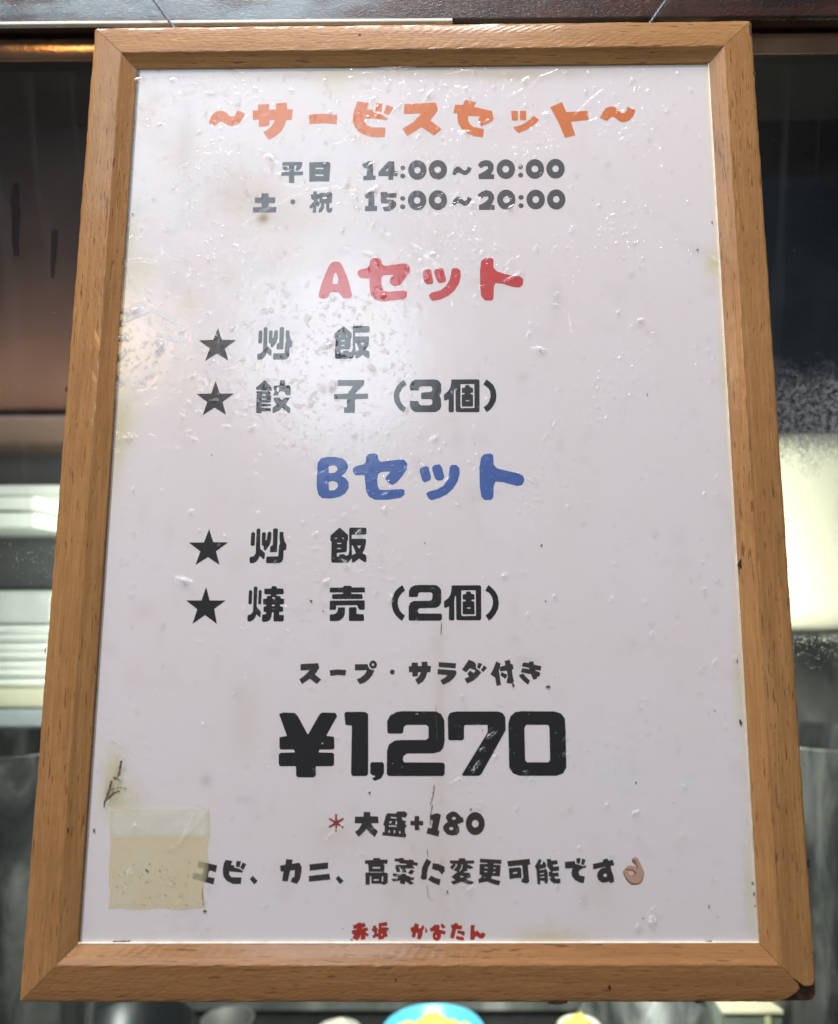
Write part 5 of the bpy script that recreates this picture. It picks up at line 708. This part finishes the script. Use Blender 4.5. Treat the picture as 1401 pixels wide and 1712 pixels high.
t = NT('mottled_pot_steel'); v = t.coords((1, 1, .3)); f = t.noise(v, 26, 5, .65, .8)
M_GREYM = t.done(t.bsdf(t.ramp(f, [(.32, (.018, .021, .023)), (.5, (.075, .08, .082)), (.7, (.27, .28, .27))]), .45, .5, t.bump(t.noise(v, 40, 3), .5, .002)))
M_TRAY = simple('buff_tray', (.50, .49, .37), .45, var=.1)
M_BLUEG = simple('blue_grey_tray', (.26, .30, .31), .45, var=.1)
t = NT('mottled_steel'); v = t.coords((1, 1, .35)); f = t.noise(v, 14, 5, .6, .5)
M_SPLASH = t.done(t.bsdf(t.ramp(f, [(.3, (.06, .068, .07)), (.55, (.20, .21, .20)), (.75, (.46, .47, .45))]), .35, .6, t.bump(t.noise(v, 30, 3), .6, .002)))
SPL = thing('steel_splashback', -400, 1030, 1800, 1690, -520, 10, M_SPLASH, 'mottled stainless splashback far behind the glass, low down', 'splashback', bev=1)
Z1 = -300
thing('glow_backdrop', 0, 130, 150, 683, Z1-145, 20, simple('grey_backdrop', (.014, .0125, .015), .6, var=.25, scale=9, Specular_IOR_Level=.12), 'tall dull cupboard panel added to catch a warm glow behind the glass, upper left', 'backdrop', bev=2, ext=(160, 40))  # panel added as a surface for the warm glow
thing('cardboard_carton', 0, 694, 108, 742, Z1-70, 90, simple('pinkish_cardboard', (.13, .085, .062), .6), 'flat pinkish brown carton under the large carton', 'carton', bev=4, ext=(140, 30))
sh = thing('shelf_board', 0, 811, 92, 826, Z1, 110, M_WHITE, 'white shelf edge behind the glass, left of the sign', 'shelf', bev=1.2, ext=(160, 60))
thing('food_container', 0, 829, 58, 851, Z1-6, 90, M_WHITE, 'upper of two white containers directly under the shelf edge', 'container', bev=3, ext=(120, 0))
thing('food_container', 0, 856, 58, 882, Z1-6, 90, M_WHITE, 'lower of two white containers directly under the shelf edge', 'container', bev=3, ext=(120, 0))
thing('steel_cabinet', 0, 742, 100, 984, Z1-115, 60, simple('grey_panel', (.085, .09, .095), .5, .3, var=.2, scale=14), 'dark grey steel cabinet behind the white containers', 'cabinet', bev=2, ext=(160, 70))
thing('plastic_tub', 0, 987, 76, 1043, Z1-4, 90, M_PALE, 'pale grey translucent tub standing on the stack of plates', 'tub', bev=5, ext=(130, 6))
yy = 1046
for k in range(7):
    thing('plate', 0, yy, 70, yy+12.5, Z1+(k % 2)*3, 100, M_WHITE, ['topmost', 'second from top', 'third from top', 'middle', 'third from bottom', 'second from bottom', 'lowest'][k]+' white plate in the stack left of the sign', 'plate', bev=3.2, ext=(140, 8), group='stacked white plates'); yy += 14.9
thing('serving_tray', 0, 1152, 72, 1184, Z1+8, 110, M_TRAY, 'buff coloured tray beneath the stacked white plates', 'tray', bev=4, ext=(150, 10))
thing('serving_tray', 0, 1187, 70, 1217, Z1+12, 115, M_BLUEG, 'blue grey tray, lowest beneath the stacked plates', 'tray', bev=3, ext=(150, 12))
# right hand side
thing('reflection_slab', 1225, 716, 1401, 1058, Z1+20, 180, M_CREAM, 'cream appliance glowing under the kitchen lamp, right of the sign', 'slab', bev=26, ext=(0, 150), seg=8)  # added box, its cream colour paints a warm reflection
thing('wall_shelf', 1215, 1060, 1401, 1074, Z1+22, 190, M_GREYM, 'dark steel shelf carrying the cream appliance', 'shelf', bev=1, ext=(0, 170))
def pot(px, py, z, r, h, mat, label, lip=True):
    x, y = at(px, py, z)
    p = [(0, 0), (r*.96, 0), (r, 3), (r, h-2), (r+2.5, h-1), (r+2.5, h), (r-1, h), (r-2, 4), (0, 3)]
    o = link('steel_pot', lathe_mesh('pot', p), mat); o.location = W(x, y-h, z); return tag(o, label, 'pot')
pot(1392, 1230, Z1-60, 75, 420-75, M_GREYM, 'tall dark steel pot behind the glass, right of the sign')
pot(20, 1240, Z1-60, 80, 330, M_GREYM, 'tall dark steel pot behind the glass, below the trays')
def bowl(name, px, py, z, r, h, mat, label, cat, fill=None, rough=.0):
    x, y = at(px, py, z)
    prof = [(0, 0), (r*.5, 0), (r*.56, 2), (r*.85, h*.55), (r, h-1.5), (r+1.5, h), (r+.5, h+1.2), (r-1.4, h), (r*.80, h*.55), (r*.5, 3.5), (0, 3)]
    root = empty(name, (x, y-h, z), label, cat)
    link('bowl_shell', lathe_mesh('shell', prof, 56), mat, root)
    if fill:
        bm = bmesh.new(); bmesh.ops.create_icosphere(bm, subdivisions=5, radius=1)
        for v_ in bm.verts:
            n_ = v_.co.copy(); b = 1+.16*math.sin(n_.x*7+n_.y*3)+.12*math.sin(n_.y*11-n_.x*5)+.07*math.sin(n_.x*23+n_.y*19)
            v_.co = Vector((n_.x*(r-3)*MM*min(1, .9*b), n_.y*(r-3)*MM*min(1, .9*b), (h*.72+max(-.4, n_.z)*13*b)*MM))
        me = bpy.data.meshes.new('mash'); bm.to_mesh(me); bm.free(); me.polygons.foreach_set('use_smooth', [True]*len(me.polygons))
        link('food_filling', me, fill, root)
    return root
M_CYAN = simple('cyan_plastic', (.07, .36, .55), .3, var=.05)
M_EGG = simple('yellow_mash', (.58, .52, .10), .55, var=.2, scale=90, bump=.004, bscale=120)
bowl('food_bowl', 724, 1722, -400, 44, 38, M_CYAN, 'cyan plastic bowl filled with yellow mash, below the sign', 'bowl', M_EGG)
bowl('food_bowl', 968, 1716, -400, 18, 24, simple('pale_ceramic', (.6, .6, .5), .3), 'small pale bowl of yellow food, right of the cyan bowl', 'bowl', M_EGG)
bowl('food_bowl', 18, 1640, -330, 22, 26, simple('white_ceramic', (.55, .66, .63), .3), 'small white spotted bowl at the lower left behind the glass', 'bowl', simple('white_rice', (.62, .72, .69), .5, var=.3, scale=300, bump=.003, bscale=300))
bowl('food_bowl', 565, 1724, -420, 20, 24, simple('grey_ceramic', (.3, .3, .29), .3), 'small grey bowl of pale food, left of the cyan bowl', 'bowl', simple('pale_food', (.6, .52, .36), .5, var=.2, scale=80, bump=.004, bscale=120))
bowl('metal_bowl', 1085, 1712, -400, 62, 45, M_GREYM, 'wide dull steel bowl behind the lower right of the frame', 'bowl')
bowl('metal_bowl', 380, 1704, -400, 22, 40, simple('light_steel', (.08, .08, .078), .6, .3), 'upright pale steel cup behind the lower left rail', 'cup')
bowl('metal_bowl', 215, 1718, -420, 55, 45, simple('black_iron', (.02, .025, .028), .3, .5), 'wide black iron pan at the lower left', 'pan')
# open container with a pale rim, bottom right
x0, x1, y0, y1 = kbox(1207, 1688, 1345, 1712, -330, 0)
ct = empty('lidded_box', ((x0+x1)/2, y1-60, -360), 'clear grey box with pale beige rim at the lower right corner', 'box')
w_ = (x1-x0)/2
link('box_body', box_mesh('bb', -w_+2, w_-2, 0, 56, -28, 28, 3), simple('grey_green_plastic', (.12, .14, .12), .25, var=.2, scale=30), ct)
link('box_rim', box_mesh('br', -w_, w_, 55.5, 60, -30, 30, 1.6), simple('beige_rim', (.52, .50, .36), .4), ct)
link('rib', box_mesh('rb', 2, 7, 2, 55, 27.5, 29.5, .8), simple('beige_rib', (.34, .36, .20), .4), ct)
